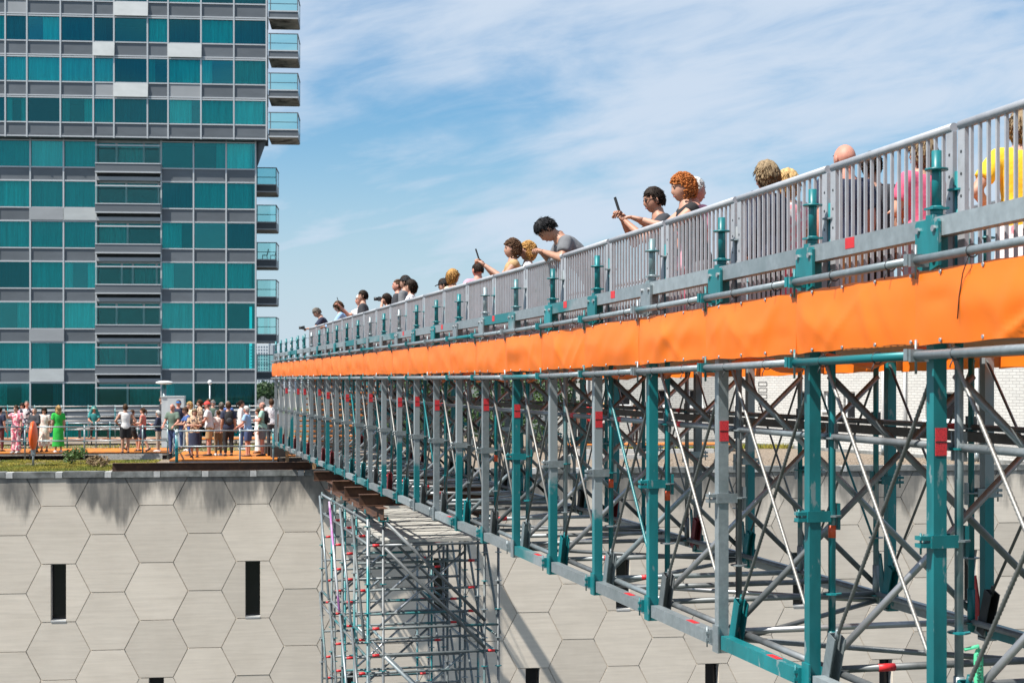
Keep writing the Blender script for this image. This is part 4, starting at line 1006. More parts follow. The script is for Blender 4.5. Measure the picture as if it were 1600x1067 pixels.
for _ in range(5000):
    q = WF.W(lx(p) + random.uniform(-1, 7.5), ld(p) - random.uniform(.6, 1.4), RZ + .02); h_ = random.uniform(.06, .22); a = rnd() * 6.28; sd = V((math.cos(a), math.sin(a), 0)) * .02
    b.add([q - sd, q + sd, q + V((random.uniform(-.06, .06), random.uniform(-.06, .06), h_))], [(0, 1, 2)])
o = ob('sedum_strip', b.mesh('sedum_strip', gdry, recalc=False)); o['kind'] = 'stuff'
p = at(116, 725, RZ); tree('roof_shrub', (p.x, p.y, RZ), .42, .42, 700, .045, 'small green bush in the dry grass under the left walkway', 'shrub', mat=leafm, clumps=5, low=.1)
p = at(152, 730, RZ); tree('dry_plant', (p.x, p.y, RZ), .22, .45, 400, .05, 'low brown withered plant between the grass and the rusty beam', 'plant', mat=M('dry_leaf', (.24, .17, .09), .9, 0, .3, 4), clumps=5, low=.1)
# pebbles on the roof beyond the parapet
b = MB()
for _ in range(2600):
    x, d = random.uniform(4, 20), random.uniform(.45, 6) ** 1.0; r_ = random.uniform(.015, .04); q = WF.W(x, d, RZ)
    b.add([q + V((-r_, 0, 0)), q + V((0, -r_, 0)), q + V((r_, 0, 0)), q + V((0, r_, 0)), q + V((0, 0, r_ * 1.1))], [(0, 1, 4), (1, 2, 4), (2, 3, 4), (3, 0, 4)])
o = ob('pebbles', b.mesh('pebbles', gravel, recalc=False)); o['kind'] = 'stuff'
for x, y, hw, lab in ((1010, 707, 2.6, 'low grey roof kerb left of the white house, on the gravel'), (960, 716, 1.8, 'low grey roof kerb nearer the parapet, on the gravel')):
    p = at(x, y, -2.75); o = ob('roof_kerb', MB().b2((-hw, 0, 0), (hw, .25, .16)).mesh('roof_kerb', concl), None, (p.x, p.y, RZ), (0, 0, RA)); tag(o, lab, 'kerb')
# ------------------------------------------------------------------ people
SK = M('skin', (0.46, 0.25, 0.175), .6, 0, .16, 12, rand=.10)
SKd = M('skin_tanned', (0.40, 0.20, 0.13), .55, 0, .10, 9, rand=.08)
SKr = M('skin_ruddy', (0.47, 0.19, 0.135), .6, 0, .22, 14, col2=(.52, .26, .19), thr=.5, soft=.15, s2=9)
EYE = M('eye_dark', (.03, .02, .018), .3); LIP = M('lip', (.42, .14, .12), .5)
def cloth(n, c, **k): return M('cloth_' + n, c, .85, 0, k.pop('var', .14), k.pop('scale', 7), **k)
CL = {}
def C(n):
    if n in CL: return CL[n]
    base = dict(navy=(.018, .024, .055), black=(.014, .014, .016), white=(.72, .71, .70), lblue=(.28, .44, .66), grey=(.15, .155, .165), charcoal=(.04, .042, .05), yellow=(.85, .52, .02), rose=(.62, .10, .19), pink=(.72, .30, .38), coral=(.75, .20, .15), green=(.02, .42, .05), sage=(.12, .17, .13), mint=(.34, .55, .45), blue=(.05, .11, .30), jeans=(.05, .08, .18), tan=(.42, .27, .13), beige=(.42, .33, .26), cream=(.66, .52, .36), camo=(.24, .18, .11), brown=(.12, .06, .035), red=(.6, .03, .03), teal=(.02, .20, .20), maroon=(.09, .02, .025), capred=(.66, .06, .05), capblue=(.02, .20, .55))
    pat = dict(wpat=((.70, .69, .70), (.07, .08, .16), .58, 26), floral=((.60, .40, .25), (.06, .045, .05), .52, 16), pinkpat=((.66, .13, .20), (.78, .62, .58), .53, 11), palefl=((.72, .52, .46), (.80, .78, .72), .5, 12), pinkfl=((.72, .30, .34), (.65, .58, .58), .52, 15), stripe=((.60, .60, .62), (.03, .035, .06), .5, 9), whitepk=((.76, .70, .70), (.70, .22, .26), .60, 9))
    if n in pat: a, b_, th, s2 = pat[n]; CL[n] = cloth(n, a, col2=b_, thr=th, soft=.02, s2=s2)
    else: CL[n] = cloth(n, base[n], bump=.7, bd=.02, s2=3, col2=tuple(v * .8 for v in base[n]), thr=.55, soft=.15)
    return CL[n]
HC = {k: M('hair_' + k, v, .7, 0, .4, 30, (1, 1, .3), bump=.5, rand=.08, bd=.008, spec=.2) for k, v in dict(black=(.010, .010, .012), dark=(.022, .014, .010), brown=(.085, .045, .024), auburn=(.36, .115, .028), blond=(.40, .22, .07), straw=(.46, .30, .13), grey=(.16, .14, .12), white=(.66, .64, .60), ash=(.22, .16, .095)).items()}
HEADC = V((0, .012, .115))            # skull centre above the top of the neck
def head_mb():
    b = MB(); U, W_ = 22, 18
    def fn(p):
        x, y, z = p
        t = max(0, -z) / .115                                   # jaw narrows, chin moves forward
        x *= 1 - .30 * t ** 1.6; y = y * (1 - .16 * t) + .018 * t
        if y < 0: y *= 1 - .25 * t
        g = lambda cx, cz, sx, sz: math.exp(-((x - cx) / sx) ** 2 - ((z - cz) / sz) ** 2)
        if y > 0:
            y += .026 * g(0, -.020, .013, .020) + .010 * g(0, .004, .010, .022) + .006 * g(0, .032, .05, .012)
            y -= .010 * (g(.031, .012, .017, .012) + g(-.031, .012, .017, .012)); y += .008 * g(0, -.062, .024, .011) + .010 * g(0, -.098, .026, .018)
        return V((x, y, z)) + HEADC
    b.ball((0, 0, 0), (.077, .098, .115), 0, U, W_, fn)
    for s in (-1, 1):
        b.ball(HEADC + V((s * .078, -.008, -.008)), (.010, .020, .032), 0, 8, 6)
        b.ball(HEADC + V((s * .031, .080, .010)), (.012, .010, .007), 1, 8, 5); b.tube([HEADC + V((s * .014, .092, .030)), HEADC + V((s * .033, .092, .035)), HEADC + V((s * .05, .080, .030))], .004, 5, 1)
    b.tube([HEADC + V((-.022, .088, -.060)), HEADC + V((0, .097, -.062)), HEADC + V((.022, .088, -.060))], .005, 5, 2)
    b.tube([HEADC + V((0, -.012, -.17)), HEADC + V((0, -.008, -.055))], [.056, .052], 12, 0, caps=False)
    return b
def hand_mb(m, side, curl):
    b = MB(); T = lambda x, y, z: m @ V((x, y, z))
    b.tube([T(0, -.02, 0), T(0, .03, 0), T(0, .09, -.004)], [(.026, .022), (.040, .016), (.040, .012)], 8)
    for i, (x, l) in enumerate(((-.030, .068), (-.010, .078), (.010, .073), (.029, .058))):
        p = V((x, .082, -.003)); q = p + V((x * .1, l * .5 * math.cos(curl * .6), -l * .5 * math.sin(curl * .6))); r_ = q + V((0, l * .5 * math.cos(curl * 1.6), -l * .5 * math.sin(curl * 1.6)))
        b.tube([m @ p, m @ q, m @ r_], [.0092, .0085, .007], 6)
    b.tube([T(side * .034, .015, -.002), T(side * .058, .045, -.014), T(side * .055, .078, -.026)], [.012, .0105, .008], 6)
    return b
def rx(a): return Matrix.Rotation(a, 3, 'X')
class Pose: pass
def pose(lean=0, pitch=0, yaw=0, aR=None, aL=None, stride=0, sit=False, squat=0, curl=.5):
    """Joint positions; forward is +y. aR / aL = (elbow, wrist) for the right (+x) and left arm."""
    p = Pose(); hz = .90; piv = V((0, 0, hz)); m = rx(-lean); sh = -.10 * math.sin(lean)
    p.up = lambda v: piv + V((0, sh, 0)) + m @ (V(v) - piv)
    p.sp = [p.up((0, 0, z)) for z in (.86, .95, 1.08, 1.25, 1.37, 1.43, 1.50)]
    p.shR, p.shL = p.up((.175, 0, 1.395)), p.up((-.175, 0, 1.395))
    d = lambda s: (V((s * .215, -.02, 1.12)), V((s * .225, .06, .87)))
    p.aR = [V(q) for q in (aR or d(1))]; p.aL = [V(q) for q in (aL or d(-1))]
    p.curl = curl
    if not aR: p.aR = [p.up(p.aR[0]), p.up(p.aR[1])]
    if not aL: p.aL = [p.up(p.aL[0]), p.up(p.aL[1])]
    p.legs = []
    for s in (-1, 1):
        f = s * stride
        hip = V((s * .088, sh, .88)); knee = V((s * .095, sh * .5 + f * .55 + .015 + max(0, f) * .1, .49)); ank = V((s * .10, f * 1.0 - (.0 if f >= 0 else .05), .085 if f >= 0 else .085 + abs(f) * .25))
        if sit: knee = V((s * .11, .42, .50)); ank = V((s * .11, .40, .09)); hip = V((s * .088, 0, .52))
        p.legs.append((hip, knee, ank))
    p.neck = p.up((0, -.005, 1.495)); p.hm = Matrix.Translation(p.neck) @ (Matrix.Rotation(yaw, 4, 'Z') @ Matrix.Rotation(-(lean * .75 + pitch), 4, 'X'))
    return p
def F3(*a): return a
POSES = {
 'stand': pose(), 'look_up': pose(pitch=-.15), 'down': pose(pitch=.3, aR=((.22, .05, 1.12), (.09, .27, 1.10)), aL=((-.22, .05, 1.12), (-.06, .27, 1.08))),
 'phone': pose(pitch=.05, aR=((.21, .16, 1.20), (.07, .40, 1.42)), aL=((-.21, .16, 1.20), (-.05, .40, 1.40)), curl=1.0),
 'oneup': pose(aR=((.20, .24, 1.28), (.12, .42, 1.48)), curl=1.0),
 'lean': pose(lean=.33, aR=((.25, .30, 1.12), (.10, .48, 1.10)), aL=((-.25, .30, 1.12), (-.08, .50, 1.10))),
 'leandown': pose(lean=.42, pitch=.35, aR=((.25, .33, 1.12), (.08, .50, 1.13)), aL=((-.25, .33, 1.12), (-.05, .50, 1.13)), curl=1.0),
 'bow': pose(lean=.78, pitch=.40, aR=((.28, .34, 1.07), (.07, .50, 1.16)), aL=((-.28, .34, 1.07), (-.05, .50, 1.16)), curl=1.0),
 'leanphone': pose(lean=.34, pitch=-.05, aR=((.24, .34, 1.17), (.06, .50, 1.40)), aL=((-.24, .34, 1.17), (-.03, .50, 1.38)), curl=1.0),
 'reach': pose(lean=.22, aR=((.21, .30, 1.22), (.10, .54, 1.31)), aL=((-.21, .30, 1.20), (-.06, .54, 1.30))),
 'hips': pose(aR=((.36, -.06, 1.14), (.19, .06, .98)), aL=((-.36, -.06, 1.14), (-.19, .06, .98)), yaw=-.2),
 'walk': pose(stride=.20, aR=((.23, -.05, 1.13), (.20, .18, 1.05)), aL=((-.23, .05, 1.13), (-.15, .27, 1.14))),
 'bino': pose(lean=.12, aR=((.24, .20, 1.28), (.07, .17, 1.56)), aL=((-.24, .20, 1.28), (-.07, .17, 1.56)), curl=1.2),
 'arms': pose(aR=((.24, .06, 1.14), (.02, .20, 1.17)), aL=((-.24, .06, 1.14), (-.02, .22, 1.13)), yaw=.15),
 'rail': pose(lean=.10, aR=((.25, .10, 1.14), (.20, .34, 1.00)), aL=((-.25, .10, 1.14), (-.20, .34, 1.00))),
 'sit': pose(sit=True, aR=((.22, .10, .78), (.12, .30, .72)), aL=((-.22, .10, .78), (-.12, .30, .72))),
}
for n_ in ('sit',):
    p = POSES[n_]; dn = V((0, 0, -.36)); p.sp = [q + dn for q in p.sp]; p.shR += dn; p.shL += dn; p.neck += dn; p.hm = Matrix.Translation(dn) @ p.hm
TR = [(.150, .110), (.168, .120), (.142, .104), (.165, .118), (.178, .105), (.115, .075), (.056, .056)]
def torso(b, p, g, z0=0, z1=7, fl=0):
    b.tube(p.sp[z0:z1], [(a + g + fl * max(0, 2 - i) * .012, c_ + g + fl * max(0, 2 - i) * .012) for i, (a, c_) in enumerate(TR)][z0:z1], 20)
    if z1 >= 6:
        for s in (p.shR, p.shL): b.tube([p.up((0, 0, 1.385)), s], [.070 + g, .060 + g], 12); b.ball(s, .060 + g, 0, 12, 8)
def arm(b, p, g, upto):
    for sh, (el, wr) in ((p.shR, p.aR), (p.shL, p.aL)):
        if upto == .5: b.tube([sh, sh.lerp(el, .68)], [.060 + g, .056 + g * 1.6], 12)
        else:
            b.tube([sh, sh.lerp(el, .5), el], [.058 + g, .050 + g, .042 + g], 12); b.ball(el, .042 + g, 0, 10, 7); e = el.lerp(wr, .97 if g == 0 else .90); b.tube([el, el.lerp(e, .35), e], [.043 + g, .042 + g, .027 + g], 12)
def legs(b, p, g, upto, flare=0):
    for hip, kn, an in p.legs:
        b.ball(hip, .09 + g, 0, 12, 8)
        if upto == .5: b.tube([hip, hip.lerp(kn, .90)], [.092 + g, .068 + g * 1.5], 14); continue
        b.tube([hip, hip.lerp(kn, .5), kn], [.092 + g, .080 + g, .058 + g], 14); b.ball(kn, .058 + g, 0, 12, 8)
        e = an if g == 0 else an + V((0, 0, .0)); b.tube([kn, kn.lerp(e, .30), e], [.056 + g, .059 + g, .037 + g + flare], 14)
def garment_src(ps, g):
    p = POSES[ps]; b = MB()
    if g == 'body':
        torso(b, p, 0); arm(b, p, 0, 1); legs(b, p, 0, 1)
        b.tube([p.sp[5], p.neck + V((0, 0, .04))], [.062, .054], 12)
        for hip, kn, an in p.legs: b.tube([an + V((0, -.05, -.045)), an + V((0, .05, -.05)), an + V((0, .16, -.065))], [.036, .040, .026], 10); b.ball(an, .038, 0, 10, 7)
    elif g in ('tee', 'long', 'tank', 'jacket'):
        k = .012 if g != 'jacket' else .022
        torso(b, p, k, 0 if g != 'tank' else 0, 6, 1 if g != 'tank' else .3)
        if g != 'tank': arm(b, p, k + .002, .5 if g == 'tee' else 1)
    elif g == 'trousers' or g == 'wide': torso(b, p, .010, 0, 2); legs(b, p, .012 if g == 'trousers' else .026, 1, 0 if g == 'trousers' else .05)
    elif g == 'shorts': torso(b, p, .012, 0, 2); legs(b, p, .022, .5)
    elif g in ('skirt', 'dress'):
        c_ = (p.legs[0][2] + p.legs[1][2]) / 2; lo = p.sp[0].lerp(V((c_.x, c_.y, 0)), .62 if g == 'skirt' else .76)
        b.tube([p.sp[1], p.sp[0], p.sp[0].lerp(lo, .5), lo], [(.178, .130), (.19, .15), (.205, .175), (.235, .20)], 20)
        if g == 'dress': torso(b, p, .014, 0, 6); arm(b, p, .016, .5)
    return b
MESHC = {}
def prepare(keys):
    tmp = []
    for ps, g in keys:
        me = garment_src(ps, g).mesh(g + '_source', [SK]); o = bpy.data.objects.new('source', me); COL.objects.link(o)
        r_ = o.modifiers.new('r', 'REMESH'); r_.mode = 'VOXEL'; r_.voxel_size = .019 if g == 'body' else .021; r_.use_smooth_shade = True
        s_ = o.modifiers.new('s', 'SMOOTH'); s_.factor = .5; s_.iterations = 2 if g == 'body' else 3
        tmp.append((ps, g, o))
    dg = bpy.context.evaluated_depsgraph_get(); dg.update()
    for ps, g, o in tmp:
        me = bpy.data.meshes.new_from_object(o.evaluated_get(dg)); me.name = g
        if g == 'body':
            p = POSES[ps]; b = MB(); b.v = [tuple(v.co) for v in me.vertices]; b.f = [tuple(q.vertices) for q in me.polygons]; b.m = [0] * len(b.f); b.sm = [True] * len(b.f)
            h = head_mb(); n = len(b.v); b.v += [tuple(p.hm @ V(v)) for v in h.v]; b.f += [tuple(n + i for i in f) for f in h.f]; b.m += h.m; b.sm += h.sm
            for side, (el, wr) in ((1, p.aR), (-1, p.aL)):
                d = (wr - el).normalized(); ux = d.cross(V((0, 0, 1)) if abs(d.z) < .9 else V((0, 1, 0)))
                if abs(d.z) >= .8: ux = V((0, side, 0)) if True else ux
                ux = (ux - d * ux.dot(d)).normalized(); uz = ux.cross(d)
                m = Matrix((ux, d, uz)).transposed().to_4x4(); m.translation = wr
                hb = hand_mb(m, -side, p.curl); n = len(b.v); b.v += hb.v; b.f += [tuple(n + i for i in f) for f in hb.f]; b.m += hb.m; b.sm += hb.sm
            me = b.mesh('body', [SK, EYE, LIP])
        else: me.materials.clear(); me.materials.append(SK); me.polygons.foreach_set('use_smooth', [True] * len(me.polygons))
        MESHC[(ps, g)] = me; bpy.data.objects.remove(o)
# hair and head gear, in head space
def shell(th, line_f, line_b, nz, freq=60, top=.0, fr=.0):
    b = MB(); U, W_ = 36, 28; vs = []; c = HEADC
    bb = MB(); bb.ball((0, 0, 0), (.077 + th, .098 + th, .115 + th), 0, U, W_)
    def keep(p):
        j = .010 * noise.noise(V(p) * 45)
        return p[2] + j > (line_f - abs(p[0]) * .25 if p[1] > .05 else line_b + (line_f - .02 - line_b) * max(0, min(1, (p[1] + .012) / .06)))
    def disp(p):
        p = V(p); d = p.normalized(); k = nz * (noise.noise(V((p.x * freq, p.y * freq, p.z * freq * .35))) + .6 * noise.noise(V((p.x * freq * 2.4, p.y * freq * 2.4, p.z * freq * .8 + 5))))
        return p + d * (k + top * max(0, d.z) + fr * max(0, d.y) * max(0, d.z) * 2)
    vm = [disp(p) for p in bb.v]
    vm = [V((p.x, p.y - .008, p.z + .004)) for p in vm]
    fs = [f for f in bb.f if all(keep(bb.v[i]) for i in f)]
    b.add([p + c for p in vm], fs, 0, True)
    for f in fs:                                     # closed rim back to the skull
        for i in range(len(f)):
            a, e = f[i], f[(i + 1) % len(f)]
            if not any((e in g and a in g and g is not f) for g in fs): b.add([vm[a] + c, vm[e] + c, vm[e] * .86 + c, vm[a] * .86 + c], [(0, 1, 2, 3)], 0, True)
    return b
def blobs(b, n, r0, r1, zmin, rad, seed):
    q = random.Random(seed)
    for _ in range(n):
        while 1:
            d = V((q.gauss(0, 1), q.gauss(0, 1), q.gauss(0, 1))).normalized()
            if d.z * .115 > zmin and not (d.y > .30 and d.z < .45): break
        c = HEADC + V((d.x * (.077 + rad), d.y * (.098 + rad) - .012, d.z * (.115 + rad) + .008)) * 1
        s = q.uniform(r0, r1); b.ball(c, (s * q.uniform(.7, 1.2), s * q.uniform(.7, 1.2), s * q.uniform(.7, 1.2)), 0, 6, 4)
    return b
def tufts(b, n, ln, lift, zlo_f, zlo_b, base, seed, r=.010, hang=.0):
    q = random.Random(seed)
    for _ in range(n):
        while 1:
            d = V((q.gauss(0, 1), q.gauss(0, 1), q.gauss(0, 1))).normalized(); z = d.z * .115; y = d.y * .098
            lo = zlo_f - abs(d.x) * .02 if y > .05 else zlo_b + (zlo_f - .02 - zlo_b) * max(0, min(1, (y + .012) / .06))
            if z > lo: break
        c = HEADC + V((d.x * (.077 + base), d.y * (.098 + base) - .008, d.z * (.115 + base) + .004))
        crown = V((0, -.03, .12)); t = (d * .11 - crown); t = (t - d * t.dot(d)); t = t.normalized() if t.length > 1e-4 else V((1, 0, 0))
        t = (t + V((q.uniform(-.5, .5), q.uniform(-.5, .5), q.uniform(-.5, .3) - hang))).normalized(); t = (t + d * lift * q.uniform(.2, 1.4) * (1 + (2.2 if lift < .21 and not hang else 0) * max(0, d.z))).normalized()
        l = ln * q.uniform(.5, 1.25) * (1 if d.z > -.1 or hang else .5); s1 = t.cross(d).normalized(); rr = r * q.uniform(.7, 1.3)
        b.add([c - s1 * rr - d * .006, c + s1 * rr - d * .006, c + d * rr * .9 - t * l * .15, c + t * l], [(0, 1, 2), (0, 3, 1), (1, 3, 2), (2, 3, 0)], 0, True)
    return b
HM = {}
def hair_mesh(k):
    if k in HM: return HM[k]
    if k == 'short': b = shell(.004, .066, -.060, .0035, 70, .014, .006); tufts(b, 500, .030, .12, .060, -.066, .006, 1, .006); tufts(b, 500, .030, .16, .060, -.066, .007, 11, .005)
    elif k == 'crop': b = shell(.002, .070, -.050, .0015, 80, .004); tufts(b, 380, .018, .22, .066, -.056, .003, 2, .008)
    elif k == 'full': b = shell(.014, .062, -.090, .007, 55, .012); tufts(b, 460, .045, .12, .056, -.098, .017, 3, .006, .3); tufts(b, 420, .045, .12, .056, -.098, .018, 31, .007, .4)
    elif k == 'quiff': b = shell(.005, .064, -.055, .0045, 60, .018, .014); tufts(b, 560, .042, .16, .060, -.058, .012, 4, .006)
    elif k == 'bob': b = shell(.020, .058, -.112, .010, 42, .010); tufts(b, 620, .06, .08, .052, -.118, .022, 6, .006, .5); tufts(b, 700, .05, .06, .052, -.118, .020, 61, .006, .6)
    elif k == 'long':
        b = shell(.014, .060, -.100, .007, 50, .008); tufts(b, 420, .08, .18, .054, -.11, .016, 7, .007, .8); tufts(b, 420, .08, .18, .054, -.11, .016, 71, .007, .9)
        for i in range(9):
            a = -2.5 + i * .61; x, y = math.sin(a) * .075, -abs(math.cos(a)) * .07 - .02; b.tube([HEADC + V((x, y, .0)), HEADC + V((x * 1.15, y * 1.15, -.10)), HEADC + V((x * 1.0, y * 1.1 - .01, -.22 - .03 * (i % 3)))], [.034, .030, .012], 7)
    elif k == 'curly': b = shell(.022, .060, -.095, .012, 38); blobs(b, 460, .007, .014, -.10, .028, 5)
    elif k == 'afro': b = shell(.026, .055, -.070, .012, 40); blobs(b, 640, .006, .012, -.085, .033, 8)
    elif k == 'pony':
        b = shell(.008, .060, -.070, .004); tufts(b, 300, .04, .12, .054, -.075, .010, 9); b.tube([HEADC + V((0, -.09, .02)), HEADC + V((0, -.145, .03)), HEADC + V((0, -.165, -.05)), HEADC + V((0, -.14, -.16))], [.018, .030, .026, .008], 9)
    elif k == 'fringe': b = bb = shell(.005, .045, -.060, .004); b.f, b.m, b.sm = zip(*[(f, m, s) for f, m, s in zip(bb.f, bb.m, bb.sm) if max(bb.v[i][2] for i in f) < HEADC.z + .052]); b.f, b.m, b.sm = list(b.f), list(b.m), list(b.sm)
    elif k == 'cap':
        b = shell(.016, .040, .012, 0); b.tube([HEADC + V((0, .085, .040)), HEADC + V((0, .14, .034)), HEADC + V((0, .165, .026))], [(.070, .006), (.066, .006), (.035, .005)], 14)
        b.ball(HEADC + V((0, -.006, .132)), .008, 0, 6, 4)
    elif k == 'hat': b = shell(.018, .030, .010, 0); b.tube([HEADC + V((0, 0, .030)), HEADC + V((0, 0, .022))], [(.145, .155), (.150, .160)], 20)
    elif k == 'glasses':
        b = MB()
        for s in (-1, 1): b.ball(HEADC + V((s * .032, .092, .010)), (.025, .006, .018), 0, 10, 6); b.tube([HEADC + V((s * .055, .088, .014)), HEADC + V((s * .082, .01, .014))], .003, 5)
        b.tube([HEADC + V((-.012, .099, .014)), HEADC + V((.012, .099, .014))], .003, 5)
    elif k == 'upglasses':
        b = MB()
        for s in (-1, 1): b.ball(HEADC + V((s * .034, .062, .105)), (.026, .014, .014), 0, 10, 6); b.tube([HEADC + V((s * .06, .05, .10)), HEADC + V((s * .088, -.01, .04))], .003, 5)
    HM[k] = b.mesh('hair' if k not in ('cap', 'hat', 'glasses', 'upglasses') else k, [blackm]); return HM[k]
shoe_m = {}
def shoes(ps):
    if ps not in shoe_m:
        r_ = []
        for hip, kn, an in POSES[ps].legs:
            b = MB(); t = 0 if an.z < .1 else .5; e = rx(-t); A = lambda x, y, z: an + e @ V((x, y, z))
            b.tube([A(0, -.075, -.048), A(0, -.02, -.045), A(0, .07, -.052), A(0, .15, -.062), A(0, .19, -.068)], [(.030, .032), (.042, .040), (.046, .034), (.044, .024), (.024, .014)], 10)
            b.b2(tuple(an + V((-.045, -.09, -.0849))), tuple(an + V((.045, .185, -.068)))) if t == 0 else None
            r_.append(b.mesh('shoe', [blackm]))
        shoe_m[ps] = r_
    return shoe_m[ps]
bpk_m = MB(); bpk_m.ball((0, -.10, 1.22), (.15, .10, .24), 0, 14, 10, lambda q: V((max(-.14, min(.14, q.x)), max(-.19, q.y), q.z))); bpk_m = bpk_m.mesh('pack', [blackm])
bpp_m = MB(); bpp_m.ball((0, -.205, 1.14), (.10, .035, .10), 0, 12, 8); bpp_m = bpp_m.mesh('front_pocket', [blackm])
strap_ms = []
for s in (-1, 1): strap_ms.append(MB().tube([(s * .10, -.12, 1.40), (s * .105, 0, 1.475), (s * .11, .11, 1.40), (s * .125, .14, 1.25), (s * .15, .06, 1.12), (s * .13, -.10, 1.06)], [(.024, .006)] * 6, 8).mesh('shoulder_strap', [blackm]))
ph_m = MB().box((0, 0, 0), (.074, .010, .155)).mesh('phone', [blackm]); ph_s = MB().box((0, -.0062, 0), (.066, .002, .143)).mesh('screen', [wglass])
BAGC = {}
PEOPLE = []
def person(x, y, mode, ps, face, skin, hair, hc, top, tc_, bot, bc, shoe, label, h=1.70, foot=None, cover=None, extra=(), dx=0.0, group=None):
    PEOPLE.append((x, y, mode, ps, face, skin, hair, hc, top, tc_, bot, bc, shoe, label, h, foot, cover, extra, group))
GB, GR_ = 'visitors looking over the bridge railing', 'visitors on the orange roof walkways'
L_, A_, RT, T_ = 90, 0, -90, 180
B = 'b'
person(490, 482, B, 'leandown', 84, SK, 'short', 'grey', 'tee', 'navy', 'trousers', 'jeans', 'black', 'grey haired man in navy holding a camera at the far left end of the bridge', 1.74, extra=('camera',))
person(526, 470, B, 'lean', 80, SK, 'long', 'brown', 'long', 'lblue', 'trousers', 'jeans', 'white', 'brown haired woman in a light blue shirt leaning on the bridge railing', 1.68)
person(567, 453, B, 'stand', 78, SK, 'short', 'dark', 'tee', 'charcoal', 'trousers', 'jeans', 'black', 'dark haired man behind the white haired person raising a phone on the bridge', 1.78)
person(563, 460, B, 'oneup', 85, SKr, 'short', 'white', 'tee', 'wpat', 'trousers', 'beige', 'white', 'white haired person in a white patterned shirt raising a phone above the railing', 1.70, extra=('phone',))
person(603, 458, B, 'bino', 80, SK, 'full', 'dark', 'tee', 'black', 'trousers', 'black', 'black', 'dark haired person with both hands up holding a camera to the eyes', 1.66, extra=('camera',))
person(622, 436, B, 'stand', 70, SKr, 'crop', 'brown', 'tee', 'charcoal', 'trousers', 'jeans', 'black', 'short haired man in a dark shirt left of the man in the dark cap', 1.80)
person(633, 431, B, 'stand', 60, SK, 'short', 'dark', 'tee', 'grey', 'trousers', 'black', 'black', 'man in a dark cap between two others on the bridge', 1.82, cover=('cap', 'black'))
person(642, 436, B, 'stand', 75, SK, 'bob', 'dark', 'tee', 'wpat', 'trousers', 'black', 'white', 'dark haired woman in a black and white patterned top behind the man in the cap', 1.70)
person(691, 436, B, 'lean', 70, SK, 'short', 'dark', 'tee', 'white', 'trousers', 'jeans', 'white', 'person in a black cap bent low behind the railing beside the blonde woman', 1.60, cover=('cap', 'black'))
person(708, 422, B, 'stand', -70, SK, 'bob', 'blond', 'tee', 'cream', 'trousers', 'white', 'white', 'short haired blonde woman with sunglasses on her head facing right', 1.66, cover=('upglasses', 'black'))
person(746, 410, B, 'rail', 20, SKr, 'crop', 'dark', 'tee', 'pink', 'shorts', 'jeans', 'white', 'man with cropped dark hair and a pink shirt seen from behind', 1.72)
person(799, 372, B, 'phone', 84, SK, 'curly', 'brown', 'tank', 'tan', 'trousers', 'jeans', 'white', 'woman with curly brown hair holding up a phone in one hand', 1.68, extra=('phone',))
person(824, 376, B, 'stand', 75, SK, 'curly', 'blond', 'tee', 'wpat', 'skirt', 'navy', 'white', 'woman with curly blond hair in a white patterned top, beside the man with bent head', 1.66)
person(836, 347, B, 'bow', 84, SKd, 'quiff', 'black', 'tee', 'grey', 'trousers', 'charcoal', 'black', 'black haired man in a grey polo shirt bending his head over the railing', 1.80)
person(1018, 294, B, 'leanphone', 84, SKd, 'short', 'dark', 'tee', 'charcoal', 'trousers', 'navy', 'black', 'dark haired man with sunglasses leaning on the railing with a phone in both hands', 1.76, cover=('glasses', 'black'), extra=('phone',))
person(1062, 269, B, 'reach', 84, SK, 'afro', 'auburn', 'tank', 'black', 'trousers', 'grey', 'black', 'woman with curly red hair and a black top stretching her arms over the railing', 1.70)
person(1085, 276, B, 'stand', -85, SKr, 'short', 'white', 'tee', 'pink', 'trousers', 'rose', 'white', 'white haired person in pink standing behind the red haired woman, facing right', 1.70)
person(1197, 250, B, 'stand', 30, SK, 'bob', 'ash', 'jacket', 'navy', 'trousers', 'black', 'black', 'woman with grey blond hair in a navy jacket seen from behind', 1.70)
person(1230, 263, B, 'stand', 15, SK, 'bob', 'straw', 'tee', 'pinkfl', 'trousers', 'rose', 'white', 'woman with white blond hair and a pink flowered top beside the navy jacket', 1.68)
person(1320, 225, B, 'stand', 8, SKr, None, 'grey', 'tee', 'navy', 'trousers', 'tan', 'black', 'bald man in a navy t-shirt seen from behind between the bars', 1.74)
person(1362, 236, B, 'stand', -20, SK, 'short', 'dark', 'tee', 'charcoal', 'trousers', 'black', 'black', 'dark haired person half hidden right of the bald man', 1.74)
person(1440, 212, B, 'arms', 20, SK, 'bob', 'ash', 'tee', 'rose', 'trousers', 'maroon', 'white', 'woman with wavy blond brown hair and a rose pink shirt behind the bars', 1.68, extra=('shoulderbag',))
person(1598, 168, B, 'hips', -15, SK, 'bob', 'ash', 'tee', 'yellow', 'skirt', 'whitepk', 'white', 'woman in a bright yellow top at the right end of the bridge', 1.70)
